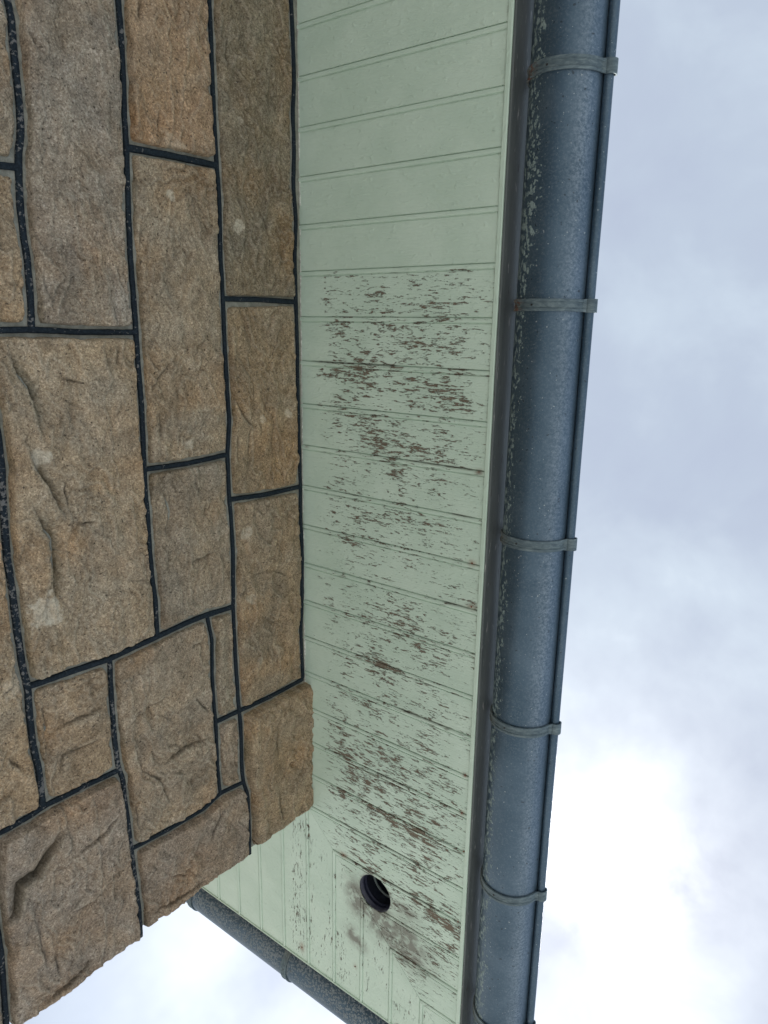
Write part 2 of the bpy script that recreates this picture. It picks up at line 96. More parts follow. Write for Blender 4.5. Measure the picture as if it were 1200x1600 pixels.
# measured layout of the wall and soffit in metres: wall points are (y, z below the soffit), soffit points (x, y)
DATA = {'stones':{'1':{'poly':[[-1.9937,-0.2385],[-1.9323,-0.2389],[-1.8696,-0.2393],[-1.8038,-0.2383],[-1.7115,-0.2385],[-1.6416,-0.2374],[-1.5842,-0.2356],[-1.5209,-0.2323],[-1.4135,-0.2343],[-1.3244,-0.232],[-1.3313,-0.017],[-1.4316,-0.0192],[-1.5056,-0.0137],[-1.5766,-0.0204],[-1.6538,-0.0168],[-1.7169,-0.0195],[-1.7904,-0.0141],[-1.8665,-0.0164],[-1.9389,-0.0206],[-2.0076,-0.0229],[-2.0747,-0.0251]],'face':0.01,'col':(0.7,0.64,0.53),'corner':None,'pale':[[-1.4772,-0.1925,0.0154,0.8],[-1.6752,-0.1753,0.0084,0.5]],'fiss':[{'p':[[-1.7757,-0.1874],[-1.7496,-0.1553]],'A':0.002,'L':0.01,'s':1,'moss':0},{'p':[[-1.814,-0.2097],[-1.7609,-0.2011]],'A':0.003,'L':0.005,'s':1,'moss':0}]},'2':{'poly':[[-1.3244,-0.232],[-1.2272,-0.2316],[-1.132,-0.2291],[-1.0756,-0.2264],[-1.0038,-0.2352],[-0.9033,-0.2344],[-0.8959,-0.131],[-0.8966,-0.0119],[-1.0042,-0.0123],[-1.133,-0.0143],[-1.238,-0.0145],[-1.3328,-0.017]],'face':0.011,'col':(0.92,0.79,0.62),'corner':None,'pale':[[-1.0719,-0.1351,0.0112,0.5],[-1.08,-0.0538,0.0112,0.5]],'fiss':[{'p':[[-1.1272,-0.2169],[-1.0838,-0.1916],[-1.0605,-0.1682]],'A':0.004,'L':0.008,'s':1,'moss':0},{'p':[[-1.0434,-0.2116],[-0.9864,-0.2105]],'A':0.004,'L':0.006,'s':1,'moss':0},{'p':[[-1.0539,-0.1741],[-0.9897,-0.1804]],'A':0.003,'L':0.006,'s':1,'moss':0},{'p':[[-1.2212,-0.1767],[-1.1796,-0.1598]],'A':0.002,'L':0.006,'s':1,'moss':0},{'p':[[-1.2482,-0.0902],[-1.2693,-0.0737],[-1.2834,-0.0673]],'A':0.004,'L':0.01,'s':-1,'moss':0}]},'3':{'poly':[[-0.9033,-0.2344],[-0.8736,-0.2321],[-0.7803,-0.2289],[-0.6847,-0.2332],[-0.6508,-0.2347],[-0.6065,-0.2348],[-0.5124,-0.2332],[-0.4129,-0.2296],[-0.3779,-0.2271],[-0.3772,-0.1241],[-0.379,-0.0089],[-0.5132,-0.0138],[-0.6201,-0.0074],[-0.7274,-0.0056],[-0.8315,-0.0108],[-0.8962,-0.0097]],'face':0.011,'col':(0.92,0.79,0.64),'corner':None,'pale':[[-0.8174,-0.1912,0.0168,0.55],[-0.6563,-0.1897,0.014,0.55],[-0.4921,-0.1653,0.0112,0.4]],'fiss':[{'p':[[-0.7138,-0.1973],[-0.7085,-0.1163],[-0.6751,-0.0521]],'A':0.002,'L':0.01,'s':1,'moss':0},{'p':[[-0.6072,-0.1613],[-0.5466,-0.0774]],'A':0.002,'L':0.012,'s':-1,'moss':0}]},'5':{'poly':[[-1.9178,-0.4385],[-1.8633,-0.4372],[-1.8074,-0.4358],[-1.7483,-0.4345],[-1.6859,-0.4358],[-1.6229,-0.4384],[-1.5798,-0.4381],[-1.5812,-0.3434],[-1.5842,-0.2356],[-1.6416,-0.2374],[-1.7115,-0.2385],[-1.8038,-0.2383],[-1.8696,-0.2393],[-1.9323,-0.2389],[-1.9937,-0.2385]],'face':0.013,'col':(1.1,0.87,0.68),'corner':None,'pale':[[-1.5912,-0.3427,0.0308,0.35]],'fiss':[{'p':[[-1.8199,-0.3963],[-1.7996,-0.3991],[-1.7864,-0.404]],'A':0.004,'L':0.006,'s':1,'moss':0},{'p':[[-1.6502,-0.3693],[-1.6171,-0.3758]],'A':0.003,'L':0.005,'s':1,'moss':0}]},'6':{'poly':[[-1.5798,-0.4381],[-1.5356,-0.4403],[-1.4779,-0.4423],[-1.3959,-0.4449],[-1.3265,-0.4436],[-1.261,-0.4433],[-1.2046,-0.4435],[-1.125,-0.4412],[-1.0635,-0.443],[-1.0006,-0.4448],[-0.9984,-0.3426],[-1.0038,-0.2352],[-1.0756,-0.2264],[-1.132,-0.2291],[-1.2272,-0.2316],[-1.3244,-0.232],[-1.4135,-0.2343],[-1.5209,-0.2323],[-1.5842,-0.2356]],'face':0.012,'col':(1.0,0.88,0.74),'corner':None,'pale':[[-1.0411,-0.3432,0.0126,0.7],[-1.509,-0.3582,0.0112,0.7]],'fiss':[{'p':[[-1.2053,-0.3729],[-1.1754,-0.4001],[-1.1543,-0.4205]],'A':0.003,'L':0.008,'s':1,'moss':0},{'p':[[-1.1139,-0.4074],[-1.0636,-0.408]],'A':0.003,'L':0.006,'s':1,'moss':0},{'p':[[-1.4529,-0.4245],[-1.4255,-0.4239],[-1.4152,-0.4152]],'A':0.002,'L':0.006,'s':1,'moss':0},{'p':[[-1.5626,-0.3489],[-1.5393,-0.3561]],'A':0.002,'L':0.006,'s':-1,'moss':0}]},'7':{'poly':[[-1.0006,-0.4448],[-0.9468,-0.4459],[-0.9139,-0.4439],[-0.8476,-0.4444],[-0.7794,-0.4433],[-0.7196,-0.4384],[-0.6464,-0.4405],[-0.6534,-0.3604],[-0.6539,-0.3101],[-0.6508,-0.2347],[-0.6847,-0.2332],[-0.7803,-0.2289],[-0.8736,-0.2321],[-0.9033,-0.2344],[-1.0038,-0.2352]],'face':0.011,'col':(0.95,0.86,0.76),'corner':None,'fiss':[{'p':[[-0.9601,-0.4077],[-0.9042,-0.3931],[-0.8528,-0.4074]],'A':0.003,'L':0.01,'s':1,'moss':0},{'p':[[-0.7848,-0.3557],[-0.7969,-0.2865]],'A':0.003,'L':0.01,'s':-1,'moss':0}]},'8':{'poly':[[-1.8469,-0.6252],[-1.7971,-0.6269],[-1.7464,-0.6287],[-1.7265,-0.6242],[-1.6759,-0.6258],[-1.6283,-0.625],[-1.5905,-0.6251],[-1.5552,-0.6279],[-1.5309,-0.6345],[-1.5074,-0.636],[-1.476,-0.6384],[-1.4359,-0.6396],[-1.404,-0.6388],[-1.3798,-0.6362],[-1.355,-0.6367],[-1.3179,-0.6374],[-1.2791,-0.6393],[-1.2637,-0.642],[-1.2602,-0.5525],[-1.261,-0.4433],[-1.3265,-0.4436],[-1.3959,-0.4449],[-1.4779,-0.4423],[-1.5356,-0.4403],[-1.5798,-0.4381],[-1.6229,-0.4384],[-1.6859,-0.4358],[-1.7483,-0.4345],[-1.8074,-0.4358],[-1.8633,-0.4372],[-1.9178,-0.4385]],'face':0.013,'col':(1.0,0.93,0.88),'corner':None,'fiss':[{'p':[[-1.7111,-0.6033],[-1.6885,-0.5956]],'A':0.003,'L':0.006,'s':1,'moss':0},{'p':[[-1.5479,-0.6029],[-1.5154,-0.5989]],'A':0.002,'L':0.006,'s':1,'moss':0},{'p':[[-1.5536,-0.5725],[-1.5413,-0.5715]],'A':0.002,'L':0.004,'s':1,'moss':0}]},'9':{'poly':[[-1.8469,-0.6252],[-1.7235,-0.9502],[-1.4717,-0.9502],[-1.5103,-0.6625],[-1.5121,-0.6355],[-1.5309,-0.6345],[-1.5552,-0.6279],[-1.5905,-0.6251],[-1.6283,-0.625],[-1.6759,-0.6258],[-1.7265,-0.6242],[-1.7464,-0.6287],[-1.7971,-0.6269]],'face':0.012,'col':(1.0,0.9,0.8),'corner':None},'10':{'poly':[[-1.5121,-0.6355],[-1.5103,-0.6625],[-1.4717,-0.9502],[-1.2606,-0.9511],[-1.2622,-0.6901],[-1.2637,-0.642],[-1.2791,-0.6393],[-1.3179,-0.6374],[-1.355,-0.6367],[-1.3798,-0.6362],[-1.404,-0.6388],[-1.4359,-0.6396],[-1.476,-0.6384],[-1.5074,-0.636]],'face':0.012,'col':(1.2,0.98,0.76),'corner':None},'11':{'poly':[[-1.2629,-0.7217],[-1.2637,-0.642],[-1.2602,-0.5525],[-1.261,-0.4433],[-1.2046,-0.4435],[-1.125,-0.4412],[-1.0635,-0.443],[-1.0006,-0.4448],[-0.9468,-0.4459],[-0.9139,-0.4439],[-0.8476,-0.4444],[-0.7794,-0.4433],[-0.7196,-0.4384],[-0.6464,-0.4405],[-0.6374,-0.5533],[-0.6409,-0.6366],[-0.6427,-0.7092],[-0.644,-0.7126],[-0.6823,-0.7177],[-0.7501,-0.7195],[-0.8241,-0.7204],[-0.8972,-0.7221],[-0.9663,-0.7198],[-1.0419,-0.7146],[-1.1266,-0.7154],[-1.1885,-0.7224]],'face':0.018,'col':(1.14,1.0,0.84),'corner':None,'pale':[[-1.0503,-0.6543,0.0182,1],[-0.7791,-0.6694,0.0308,0.9],[-0.7639,-0.6602,0.0196,0.6]],'fiss':[{'p':[[-1.2177,-0.6828],[-1.1917,-0.6752],[-1.1701,-0.6604],[-1.1322,-0.6514],[-1.0993,-0.6481]],'A':0.01,'L':0.016,'s':1,'moss':0.9},{'p':[[-1.0689,-0.6711],[-1.0342,-0.6593],[-0.9912,-0.6375],[-0.9481,-0.6241]],'A':0.009,'L':0.014,'s':1,'moss':0.5},{'p':[[-0.9568,-0.6696],[-0.9061,-0.6495],[-0.8585,-0.6496],[-0.7921,-0.6514]],'A':0.012,'L':0.014,'s':1,'moss':1.0},{'p':[[-1.0046,-0.6126],[-0.9581,-0.6147]],'A':0.003,'L':0.006,'s':1,'moss':0},{'p':[[-0.9254,-0.5995],[-0.9209,-0.5646]],'A':0.003,'L':0.006,'s':-1,'moss':0},{'p':[[-1.1838,-0.6068],[-1.1704,-0.5546]],'A':0.003,'L':0.01,'s':-1,'moss':0},{'p':[[-1.2368,-0.4919],[-1.2025,-0.4974]],'A':0.003,'L':0.006,'s':1,'moss':0}]},'12':{'poly':[[-1.2629,-0.7217],[-1.1885,-0.7224],[-1.1266,-0.7154],[-1.0419,-0.7146],[-0.9663,-0.7198],[-0.8972,-0.7221],[-0.8241,-0.7204],[-0.7501,-0.7195],[-0.6823,-0.7177],[-0.644,-0.7126],[-0.5865,-0.7151],[-0.5213,-0.7148],[-0.4749,-0.71],[-0.3956,-0.7096],[-0.3888,-0.7382],[-0.3857,-0.7875],[-0.4156,-0.9285],[-0.4368,-0.9516],[-1.2606,-0.9511]],'face':0.013,'col':(1.16,0.99,0.8),'corner':None,'pale':[[-0.6567,-0.7408,0.0252,0.4]],'fiss':[{'p':[[-0.5296,-0.7659],[-0.4912,-0.7416]],'A':0.004,'L':0.012,'s':1,'moss':0},{'p':[[-0.7831,-0.7215],[-0.7244,-0.7256],[-0.674,-0.722]],'A':0.003,'L':0.008,'s':1,'moss':0},{'p':[[-0.6455,-0.7586],[-0.6604,-0.7348]],'A':0.003,'L':0.01,'s':-1,'moss':0}]},'13':{'poly':[[-0.644,-0.7126],[-0.6409,-0.6366],[-0.6374,-0.5533],[-0.5501,-0.5536],[-0.4616,-0.5539],[-0.3925,-0.5509],[-0.3934,-0.6324],[-0.3942,-0.7072],[-0.4749,-0.71],[-0.5213,-0.7148],[-0.5865,-0.7151]],'face':0.012,'col':(1.02,0.86,0.7),'corner':None,'fiss':[{'p':[[-0.5388,-0.6766],[-0.5424,-0.6252],[-0.5491,-0.5775]],'A':0.004,'L':0.01,'s':1,'moss':0},{'p':[[-0.4422,-0.6736],[-0.4785,-0.6637],[-0.4896,-0.6301]],'A':0.003,'L':0.008,'s':1,'moss':0},{'p':[[-0.5986,-0.6925],[-0.558,-0.6894],[-0.5234,-0.7002]],'A':0.004,'L':0.01,'s':1,'moss':0},{'p':[[-0.4785,-0.6637],[-0.4845,-0.5901]],'A':0.003,'L':0.01,'s':-1,'moss':0}]},'14':{'poly':[[-0.6364,-0.5506],[-0.5501,-0.5536],[-0.4616,-0.5539],[-0.3925,-0.5509],[-0.3657,-0.5427],[-0.325,-0.543],[-0.2595,-0.5392],[-0.1917,-0.5368],[-0.1839,-0.4482],[-0.1796,-0.3434],[-0.194,-0.295],[-0.2069,-0.2963],[-0.2621,-0.2993],[-0.3848,-0.2987],[-0.4305,-0.302],[-0.5116,-0.3033],[-0.5888,-0.2992],[-0.6539,-0.3101],[-0.6534,-0.3604],[-0.6464,-0.4405]],'face':0.013,'col':(0.98,0.86,0.74),'corner':None,'fiss':[{'p':[[-0.4834,-0.5258],[-0.5033,-0.4712],[-0.5041,-0.4199]],'A':0.004,'L':0.012,'s':-1,'moss':0},{'p':[[-0.3558,-0.4497],[-0.3658,-0.3901],[-0.3561,-0.3189]],'A':0.004,'L':0.012,'s':1,'moss':0},{'p':[[-0.3685,-0.5046],[-0.3219,-0.4603],[-0.2547,-0.44]],'A':0.004,'L':0.01,'s':1,'moss':0},{'p':[[-0.5944,-0.3589],[-0.5992,-0.329]],'A':0.004,'L':0.008,'s':-1,'moss':0},{'p':[[-0.4703,-0.3576],[-0.4225,-0.3209]],'A':0.003,'L':0.008,'s':1,'moss':0},{'p':[[-0.3026,-0.5251],[-0.2366,-0.5193]],'A':0.003,'L':0.006,'s':1,'moss':0},{'p':[[-0.6114,-0.4477],[-0.5916,-0.4723]],'A':0.002,'L':0.006,'s':1,'moss':0},{'p':[[-0.4536,-0.4266],[-0.4703,-0.3576]],'A':0.002,'L':0.01,'s':-1,'moss':0}]},'15':{'poly':[[-0.6539,-0.3101],[-0.6508,-0.2347],[-0.6065,-0.2348],[-0.5124,-0.2332],[-0.4129,-0.2296],[-0.3779,-0.2271],[-0.3848,-0.2987],[-0.4305,-0.302],[-0.5116,-0.3033],[-0.5888,-0.2992]],'face':0.01,'col':(0.9,0.8,0.68),'corner':None},'16':{'poly':[[-0.3848,-0.2987],[-0.2621,-0.2993],[-0.2069,-0.2963],[-0.194,-0.295],[-0.1849,-0.2229],[-0.2238,-0.2254],[-0.3408,-0.2246],[-0.3779,-0.2271]],'face':0.009,'col':(0.92,0.8,0.7),'corner':None},'4':{'poly':[[-0.3779,-0.2271],[-0.3408,-0.2246],[-0.2238,-0.2254],[-0.1849,-0.2229],[-0.1433,-0.2099],[-0.0631,-0.2088],[0.0307,-0.2102],[0.165,-0.2102],[0.165,0.03],[-0.379,0.03],[-0.379,-0.0089],[-0.3772,-0.1241]],'face':0.026,'col':(0.98,0.82,0.64),'corner':0.0093,'fiss':[{'p':[[-0.2923,-0.1267],[-0.2191,-0.1266]],'A':0.003,'L':0.004,'s':1,'moss':0.6},{'p':[[-0.1235,-0.1226],[-0.0537,-0.1177],[-0.0197,-0.1094]],'A':0.003,'L':0.006,'s':1,'moss':0.5}]},'17':{'poly':[[-0.1917,-0.5368],[-0.1839,-0.4482],[-0.1796,-0.3434],[-0.194,-0.295],[-0.1849,-0.2229],[-0.1433,-0.2099],[0.0307,-0.2102],[0.3,-0.2102],[0.3,-0.5308],[0.0395,-0.5308],[-0.0363,-0.5299],[-0.1016,-0.5329],[-0.1917,-0.5368]],'face':0.018,'col':(0.92,0.8,0.72),'corner':0.0231,'fiss':[{'p':[[-0.1617,-0.2907],[-0.1181,-0.3221],[-0.0928,-0.3388]],'A':0.003,'L':0.01,'s':-1,'moss':0},{'p':[[-0.0089,-0.4992],[-0.0009,-0.4397],[0.0089,-0.3481]],'A':0.003,'L':0.012,'s':1,'moss':0},{'p':[[-0.149,-0.3357],[-0.1233,-0.3597],[-0.0922,-0.3799],[-0.0756,-0.4082]],'A':0.006,'L':0.012,'s':1,'moss':0},{'p':[[-0.0792,-0.4605],[-0.0545,-0.4185],[-0.0615,-0.4]],'A':0.003,'L':0.008,'s':-1,'moss':0}]},'18':{'poly':[[0.137,-0.8285],[0.0178,-0.8228],[-0.0402,-0.8199],[-0.139,-0.8149],[-0.2676,-0.8165],[-0.3847,-0.8011],[-0.3888,-0.7382],[-0.3942,-0.7072],[-0.3934,-0.6324],[-0.3896,-0.5511],[-0.3657,-0.5427],[-0.325,-0.543],[-0.2595,-0.5392],[-0.1917,-0.5368],[-0.1016,-0.5329],[-0.0363,-0.5299],[0.0395,-0.5308],[0.18,-0.5308],[0.18,-0.8285]],'face':0.022,'col':(0.98,0.86,0.78),'corner':0.0313,'fiss':[{'p':[[-0.2653,-0.6645],[-0.2751,-0.6085],[-0.3084,-0.5623]],'A':0.003,'L':0.012,'s':1,'moss':0},{'p':[[-0.1471,-0.6892],[-0.139,-0.6348],[-0.1755,-0.5732]],'A':0.003,'L':0.014,'s':-1,'moss':0},{'p':[[0.0142,-0.7577],[0.0124,-0.7045],[-0.0047,-0.6468]],'A':0.004,'L':0.014,'s':1,'moss':0},{'p':[[-0.3387,-0.6772],[-0.2995,-0.7067],[-0.2716,-0.7408],[-0.2708,-0.7711],[-0.217,-0.7852],[-0.2051,-0.8075]],'A':0.01,'L':0.016,'s':-1,'moss':0.5},{'p':[[-0.1635,-0.752],[-0.1178,-0.7505],[-0.0664,-0.743]],'A':0.003,'L':0.008,'s':1,'moss':0},{'p':[[-0.0851,-0.7282],[-0.0251,-0.721]],'A':0.003,'L':0.008,'s':1,'moss':0}]},'19':{'poly':[[-0.4156,-0.9285],[-0.3857,-0.7875],[-0.3847,-0.8011],[-0.2676,-0.8165],[-0.139,-0.8149],[-0.0402,-0.8199],[0.0178,-0.8228],[0.137,-0.8285],[0.3,-0.8285],[0.3,-0.95],[-0.4368,-0.95]],'face':0.018,'col':(1.0,0.88,0.78),'corner':0.0313}},'ribs':[{'p':[[-1.8469,-0.6252],[-1.7971,-0.6269],[-1.7464,-0.6287],[-1.7265,-0.6242],[-1.6759,-0.6258],[-1.6283,-0.625],[-1.5905,-0.6251],[-1.5552,-0.6279],[-1.5309,-0.6345],[-1.5074,-0.636],[-1.476,-0.6384],[-1.4359,-0.6396],[-1.404,-0.6388],[-1.3798,-0.6362],[-1.355,-0.6367],[-1.3179,-0.6374],[-1.2791,-0.6393],[-1.2637,-0.642]],'w':0.0105,'worn':2},{'p':[[-1.9178,-0.4385],[-1.8633,-0.4372],[-1.8074,-0.4358],[-1.7483,-0.4345],[-1.6859,-0.4358],[-1.6229,-0.4384],[-1.5798,-0.4381],[-1.5356,-0.4403],[-1.4779,-0.4423],[-1.3959,-0.4449],[-1.3265,-0.4436],[-1.261,-0.4433],[-1.2046,-0.4435],[-1.125,-0.4412],[-1.0635,-0.443],[-1.0006,-0.4448],[-0.9468,-0.4459],[-0.9139,-0.4439],[-0.8476,-0.4444],[-0.7794,-0.4433],[-0.7196,-0.4384],[-0.6464,-0.4405]],'w':0.0095,'worn':1},{'p':[[-1.9937,-0.2385],[-1.9323,-0.2389],[-1.8696,-0.2393],[-1.8038,-0.2383],[-1.7115,-0.2385],[-1.6416,-0.2374],[-1.5842,-0.2356],[-1.5209,-0.2323],[-1.4135,-0.2343],[-1.3244,-0.232],[-1.2272,-0.2316],[-1.132,-0.2291],[-1.0756,-0.2264],[-1.0038,-0.2352],[-0.9033,-0.2344],[-0.8736,-0.2321],[-0.7803,-0.2289],[-0.6847,-0.2332],[-0.6508,-0.2347],[-0.6065,-0.2348],[-0.5124,-0.2332],[-0.4129,-0.2296],[-0.3779,-0.2271],[-0.3408,-0.2246],[-0.2238,-0.2254],[-0.1849,-0.2229],[-0.1433,-0.2099],[-0.0631,-0.2088],[0.0307,-0.2102]],'w':0.0085,'worn':0},{'p':[[-2.0747,-0.0251],[-2.0076,-0.0229],[-1.9389,-0.0206],[-1.8665,-0.0164],[-1.7904,-0.0141],[-1.7169,-0.0195],[-1.6538,-0.0168],[-1.5766,-0.0204],[-1.5056,-0.0137],[-1.4316,-0.0192],[-1.3328,-0.017],[-1.238,-0.0145],[-1.133,-0.0143],[-1.0042,-0.0123],[-0.8962,-0.0097],[-0.8315,-0.0108],[-0.7274,-0.0056],[-0.6201,-0.0074],[-0.5132,-0.0138],[-0.3827,-0.0088]],'w':0.0085,'worn':0},{'p':[[-1.4717,-0.9502],[-1.5103,-0.6625],[-1.5121,-0.6355]],'w':0.01,'worn':1},{'p':[[-1.2606,-0.9511],[-1.2622,-0.6901],[-1.2637,-0.642],[-1.2602,-0.5525],[-1.261,-0.4433]],'w':0.0095,'worn':1},{'p':[[-1.5777,-0.4382],[-1.5812,-0.3434],[-1.583,-0.2356]],'w':0.0115,'worn':0},{'p':[[-1.3295,-0.2318],[-1.3322,-0.1355],[-1.3313,-0.017]],'w':0.0105,'worn':0},{'p':[[-1.0004,-0.4434],[-0.9984,-0.3426],[-1.0038,-0.2352]],'w':0.0095,'worn':0},{'p':[[-0.903,-0.2326],[-0.8959,-0.131],[-0.8966,-0.0119]],'w':0.01,'worn':0},{'p':[[-0.6427,-0.7092],[-0.6409,-0.6366],[-0.6374,-0.5533],[-0.6464,-0.4405],[-0.6534,-0.3604],[-0.6539,-0.3101],[-0.6508,-0.2347]],'w':0.011,'worn':0},{'p':[[-0.3848,-0.2987],[-0.3821,-0.2289],[-0.3772,-0.1241],[-0.379,-0.0089]],'w':0.01,'worn':0},{'p':[[-0.6539,-0.3101],[-0.5888,-0.2992],[-0.5116,-0.3033],[-0.4305,-0.302],[-0.3848,-0.2987],[-0.2621,-0.2993],[-0.2069,-0.2963],[-0.194,-0.295]],'w':0.007,'worn':0},{'p':[[-1.2629,-0.7217],[-1.1885,-0.7224],[-1.1266,-0.7154],[-1.0419,-0.7146],[-0.9663,-0.7198],[-0.8972,-0.7221],[-0.8241,-0.7204],[-0.7501,-0.7195],[-0.6823,-0.7177],[-0.644,-0.7126],[-0.5865,-0.7151],[-0.5213,-0.7148],[-0.4749,-0.71],[-0.3956,-0.7096]],'w':0.0115,'worn':2},{'p':[[-0.6364,-0.5506],[-0.5501,-0.5536],[-0.4616,-0.5539],[-0.3925,-0.5509],[-0.3657,-0.5427],[-0.325,-0.543],[-0.2595,-0.5392],[-0.1917,-0.5368],[-0.1016,-0.5329],[-0.0363,-0.5299],[0.0395,-0.5308]],'w':0.0095,'worn':2},{'p':[[-0.4368,-0.9516],[-0.3857,-0.7875],[-0.3888,-0.7382],[-0.3942,-0.7072],[-0.3934,-0.6324],[-0.3896,-0.5511]],'w':0.01,'worn':1},{'p':[[-0.1917,-0.5368],[-0.1839,-0.4482],[-0.1796,-0.3434],[-0.194,-0.295],[-0.1849,-0.2229]],'w':0.009,'worn':0},{'p':[[-0.3847,-0.8011],[-0.2676,-0.8165],[-0.139,-0.8149],[-0.0402,-0.8199],[0.0178,-0.8228],[0.137,-0.8285]],'w':0.01,'worn':1}],'wear':[[0.2461,-1.3818,0.05,0.0064,0.5],[0.1027,-1.327,0.0339,0.0082,0.4],[0.3464,-1.3192,0.0544,0.0076,0.7],[0.2558,-1.3261,0.0236,0.0066,0.3],[0.1122,-1.2786,0.0743,0.0084,0.7],[0.2569,-1.2775,0.017,0.0106,0.5],[0.1963,-1.2181,0.0463,0.0165,0.9],[0.3964,-1.244,0.0455,0.0089,0.5],[0.1411,-1.1767,0.1094,0.0129,1.1],[0.4167,-1.1359,0.0606,0.0182,0.6],[0.4633,-1.12,0.0118,0.0154,0.5],[0.0629,-1.1626,0.02,0.0088,0.4],[0.2356,-1.0309,0.0216,0.023,0.7],[0.3572,-1.0232,0.0679,0.0166,1.1],[0.3217,-1.0815,0.0333,0.011,0.5],[0.1972,-1.1556,0.0217,0.0225,0.4],[0.4764,-1.0143,0.0211,0.0092,0.6],[0.2906,-0.9656,0.0418,0.0115,0.5],[0.409,-0.9538,0.0477,0.0193,0.6],[0.1607,-1.0816,0.0559,0.0058,0.4],[0.1806,-0.9808,0.0378,0.0149,0.4],[0.1591,-0.7855,0.0319,0.0143,0.9],[0.3625,-0.8757,0.0666,0.0172,0.4],[0.2202,-0.8511,0.056,0.0183,0.35],[0.4926,-0.7107,0.0224,0.01,0.8],[0.3521,-0.6799,0.053,0.0152,0.4],[0.2229,-0.683,0.0196,0.008,0.6],[0.3539,-0.6262,0.0536,0.0186,0.5],[0.1847,-0.5968,0.0488,0.0133,0.6],[0.2433,-0.6205,0.0389,0.0227,0.3],[0.3735,-0.5737,0.0709,0.0125,0.6],[0.2638,-0.5528,0.0676,0.0098,0.5],[0.2456,-0.4926,0.0401,0.0083,0.8],[0.1551,-0.4748,0.0322,0.0069,0.6],[0.1973,-0.3789,0.0634,0.014,1.1],[0.3495,-0.4894,0.0336,0.0081,0.8],[0.463,-0.492,0.0344,0.0078,0.6],[0.4816,-0.4543,0.0309,0.0186,0.6],[0.3612,-0.4112,0.0378,0.0164,0.4],[0.1306,-0.2737,0.0184,0.0184,0.7],[0.2689,-0.3121,0.0209,0.0087,0.6],[0.2901,-0.2465,0.1209,0.0141,0.6],[0.2497,-0.2746,0.0548,0.0177,0.3],[0.146,-0.2243,0.0682,0.0223,0.5],[0.2724,-0.1488,0.085,0.0255,0.6],[0.3855,-0.2429,0.0768,0.0205,0.4],[0.4658,-0.2522,0.0295,0.0165,0.5],[0.294,-0.0851,0.0853,0.011,1.1],[0.4283,-0.0871,0.059,0.0141,0.9],[0.2325,-0.0842,0.0362,0.0075,0.8],[0.1466,-0.0925,0.0568,0.0153,0.5],[0.3308,-0.1838,0.081,0.0141,0.5],[0.386,0.0355,0.0834,0.0147,0.7],[0.4944,-0.0232,0.0117,0.0174,0.9],[0.2764,0.0369,0.1108,0.0229,0.4],[0.4551,0.1088,0.0737,0.0294,1.0],[0.3981,0.1042,0.0471,0.0224,0.8],[0.5022,0.1367,0.0245,0.0291,0.9],[0.4583,0.1826,0.0548,0.0261,0.9],[0.4422,0.2507,0.0307,0.0268,0.9],[0.4833,0.3217,0.0306,0.0153,0.9],[0.2247,0.0933,0.0428,0.0157,0.8],[0.2989,0.1217,0.0277,0.0309,0.7],[0.3664,0.34,0.0237,0.0321,0.4],[0.4781,0.2084,0.0422,0.0149,0.5],[0.0159,0.1302,0.0137,0.0466,0.9],[-0.0421,0.3117,0.0177,0.0814,0.6],[-0.0548,0.4315,0.0185,0.0604,0.55],[0.0024,0.4198,0.0149,0.0456,0.5],[0.0543,0.1732,0.0271,0.0508,0.35],[0.0097,0.2396,0.0338,0.0655,0.3],[0.1449,0.4973,0.0338,0.0267,1.2],[0.2621,0.3877,0.0306,0.0209,0.5],[0.3381,0.4315,0.0395,0.0331,0.7],[0.3496,0.4657,0.0348,0.0207,0.8],[-0.257,0.4745,0.0174,0.0148,0.4],[0.1018,0.2526,0.0216,0.0856,0.25],[0.1596,0.2199,0.0207,0.0624,0.3]],'rust':[[0.4984,-0.996,0.0075,0.0053,1],[0.4925,-0.801,0.0078,0.0056,1],[0.4961,-0.7044,0.0112,0.0058,0.9],[0.5012,-0.2992,0.0054,0.0048,1],[0.4978,-0.1991,0.0056,0.005,1],[0.1408,0.0992,0.0127,0.0061,1],[-0.0193,0.5015,0.0077,0.0139,1],[0.0201,-0.9957,0.0063,0.0032,0.5],[0.508,-0.101,0.0057,0.0034,0.5],[0.1843,0.4384,0.0054,0.0087,0.6],[0.5022,0.0995,0.0061,0.0036,0.5]],'soot':[[0.1844,0.2101,0.0178,0.0328,0.8],[0.2199,0.2144,0.025,0.0121,1],[0.2807,0.2396,0.048,0.0241,0.75],[0.3345,0.1562,0.0274,0.0096,1],[0.3191,0.2688,0.0474,0.032,0.65],[0.1696,0.3358,0.0159,0.017,0.8],[0.1662,0.1854,0.0205,0.0287,0.25],[0.2591,0.2241,0.0388,0.0161,0.5],[0.1994,0.3557,0.0158,0.0127,0.8],[0.3633,0.2414,0.0322,0.051,0.45],[0.4049,0.2907,0.0452,0.0313,0.2]]}

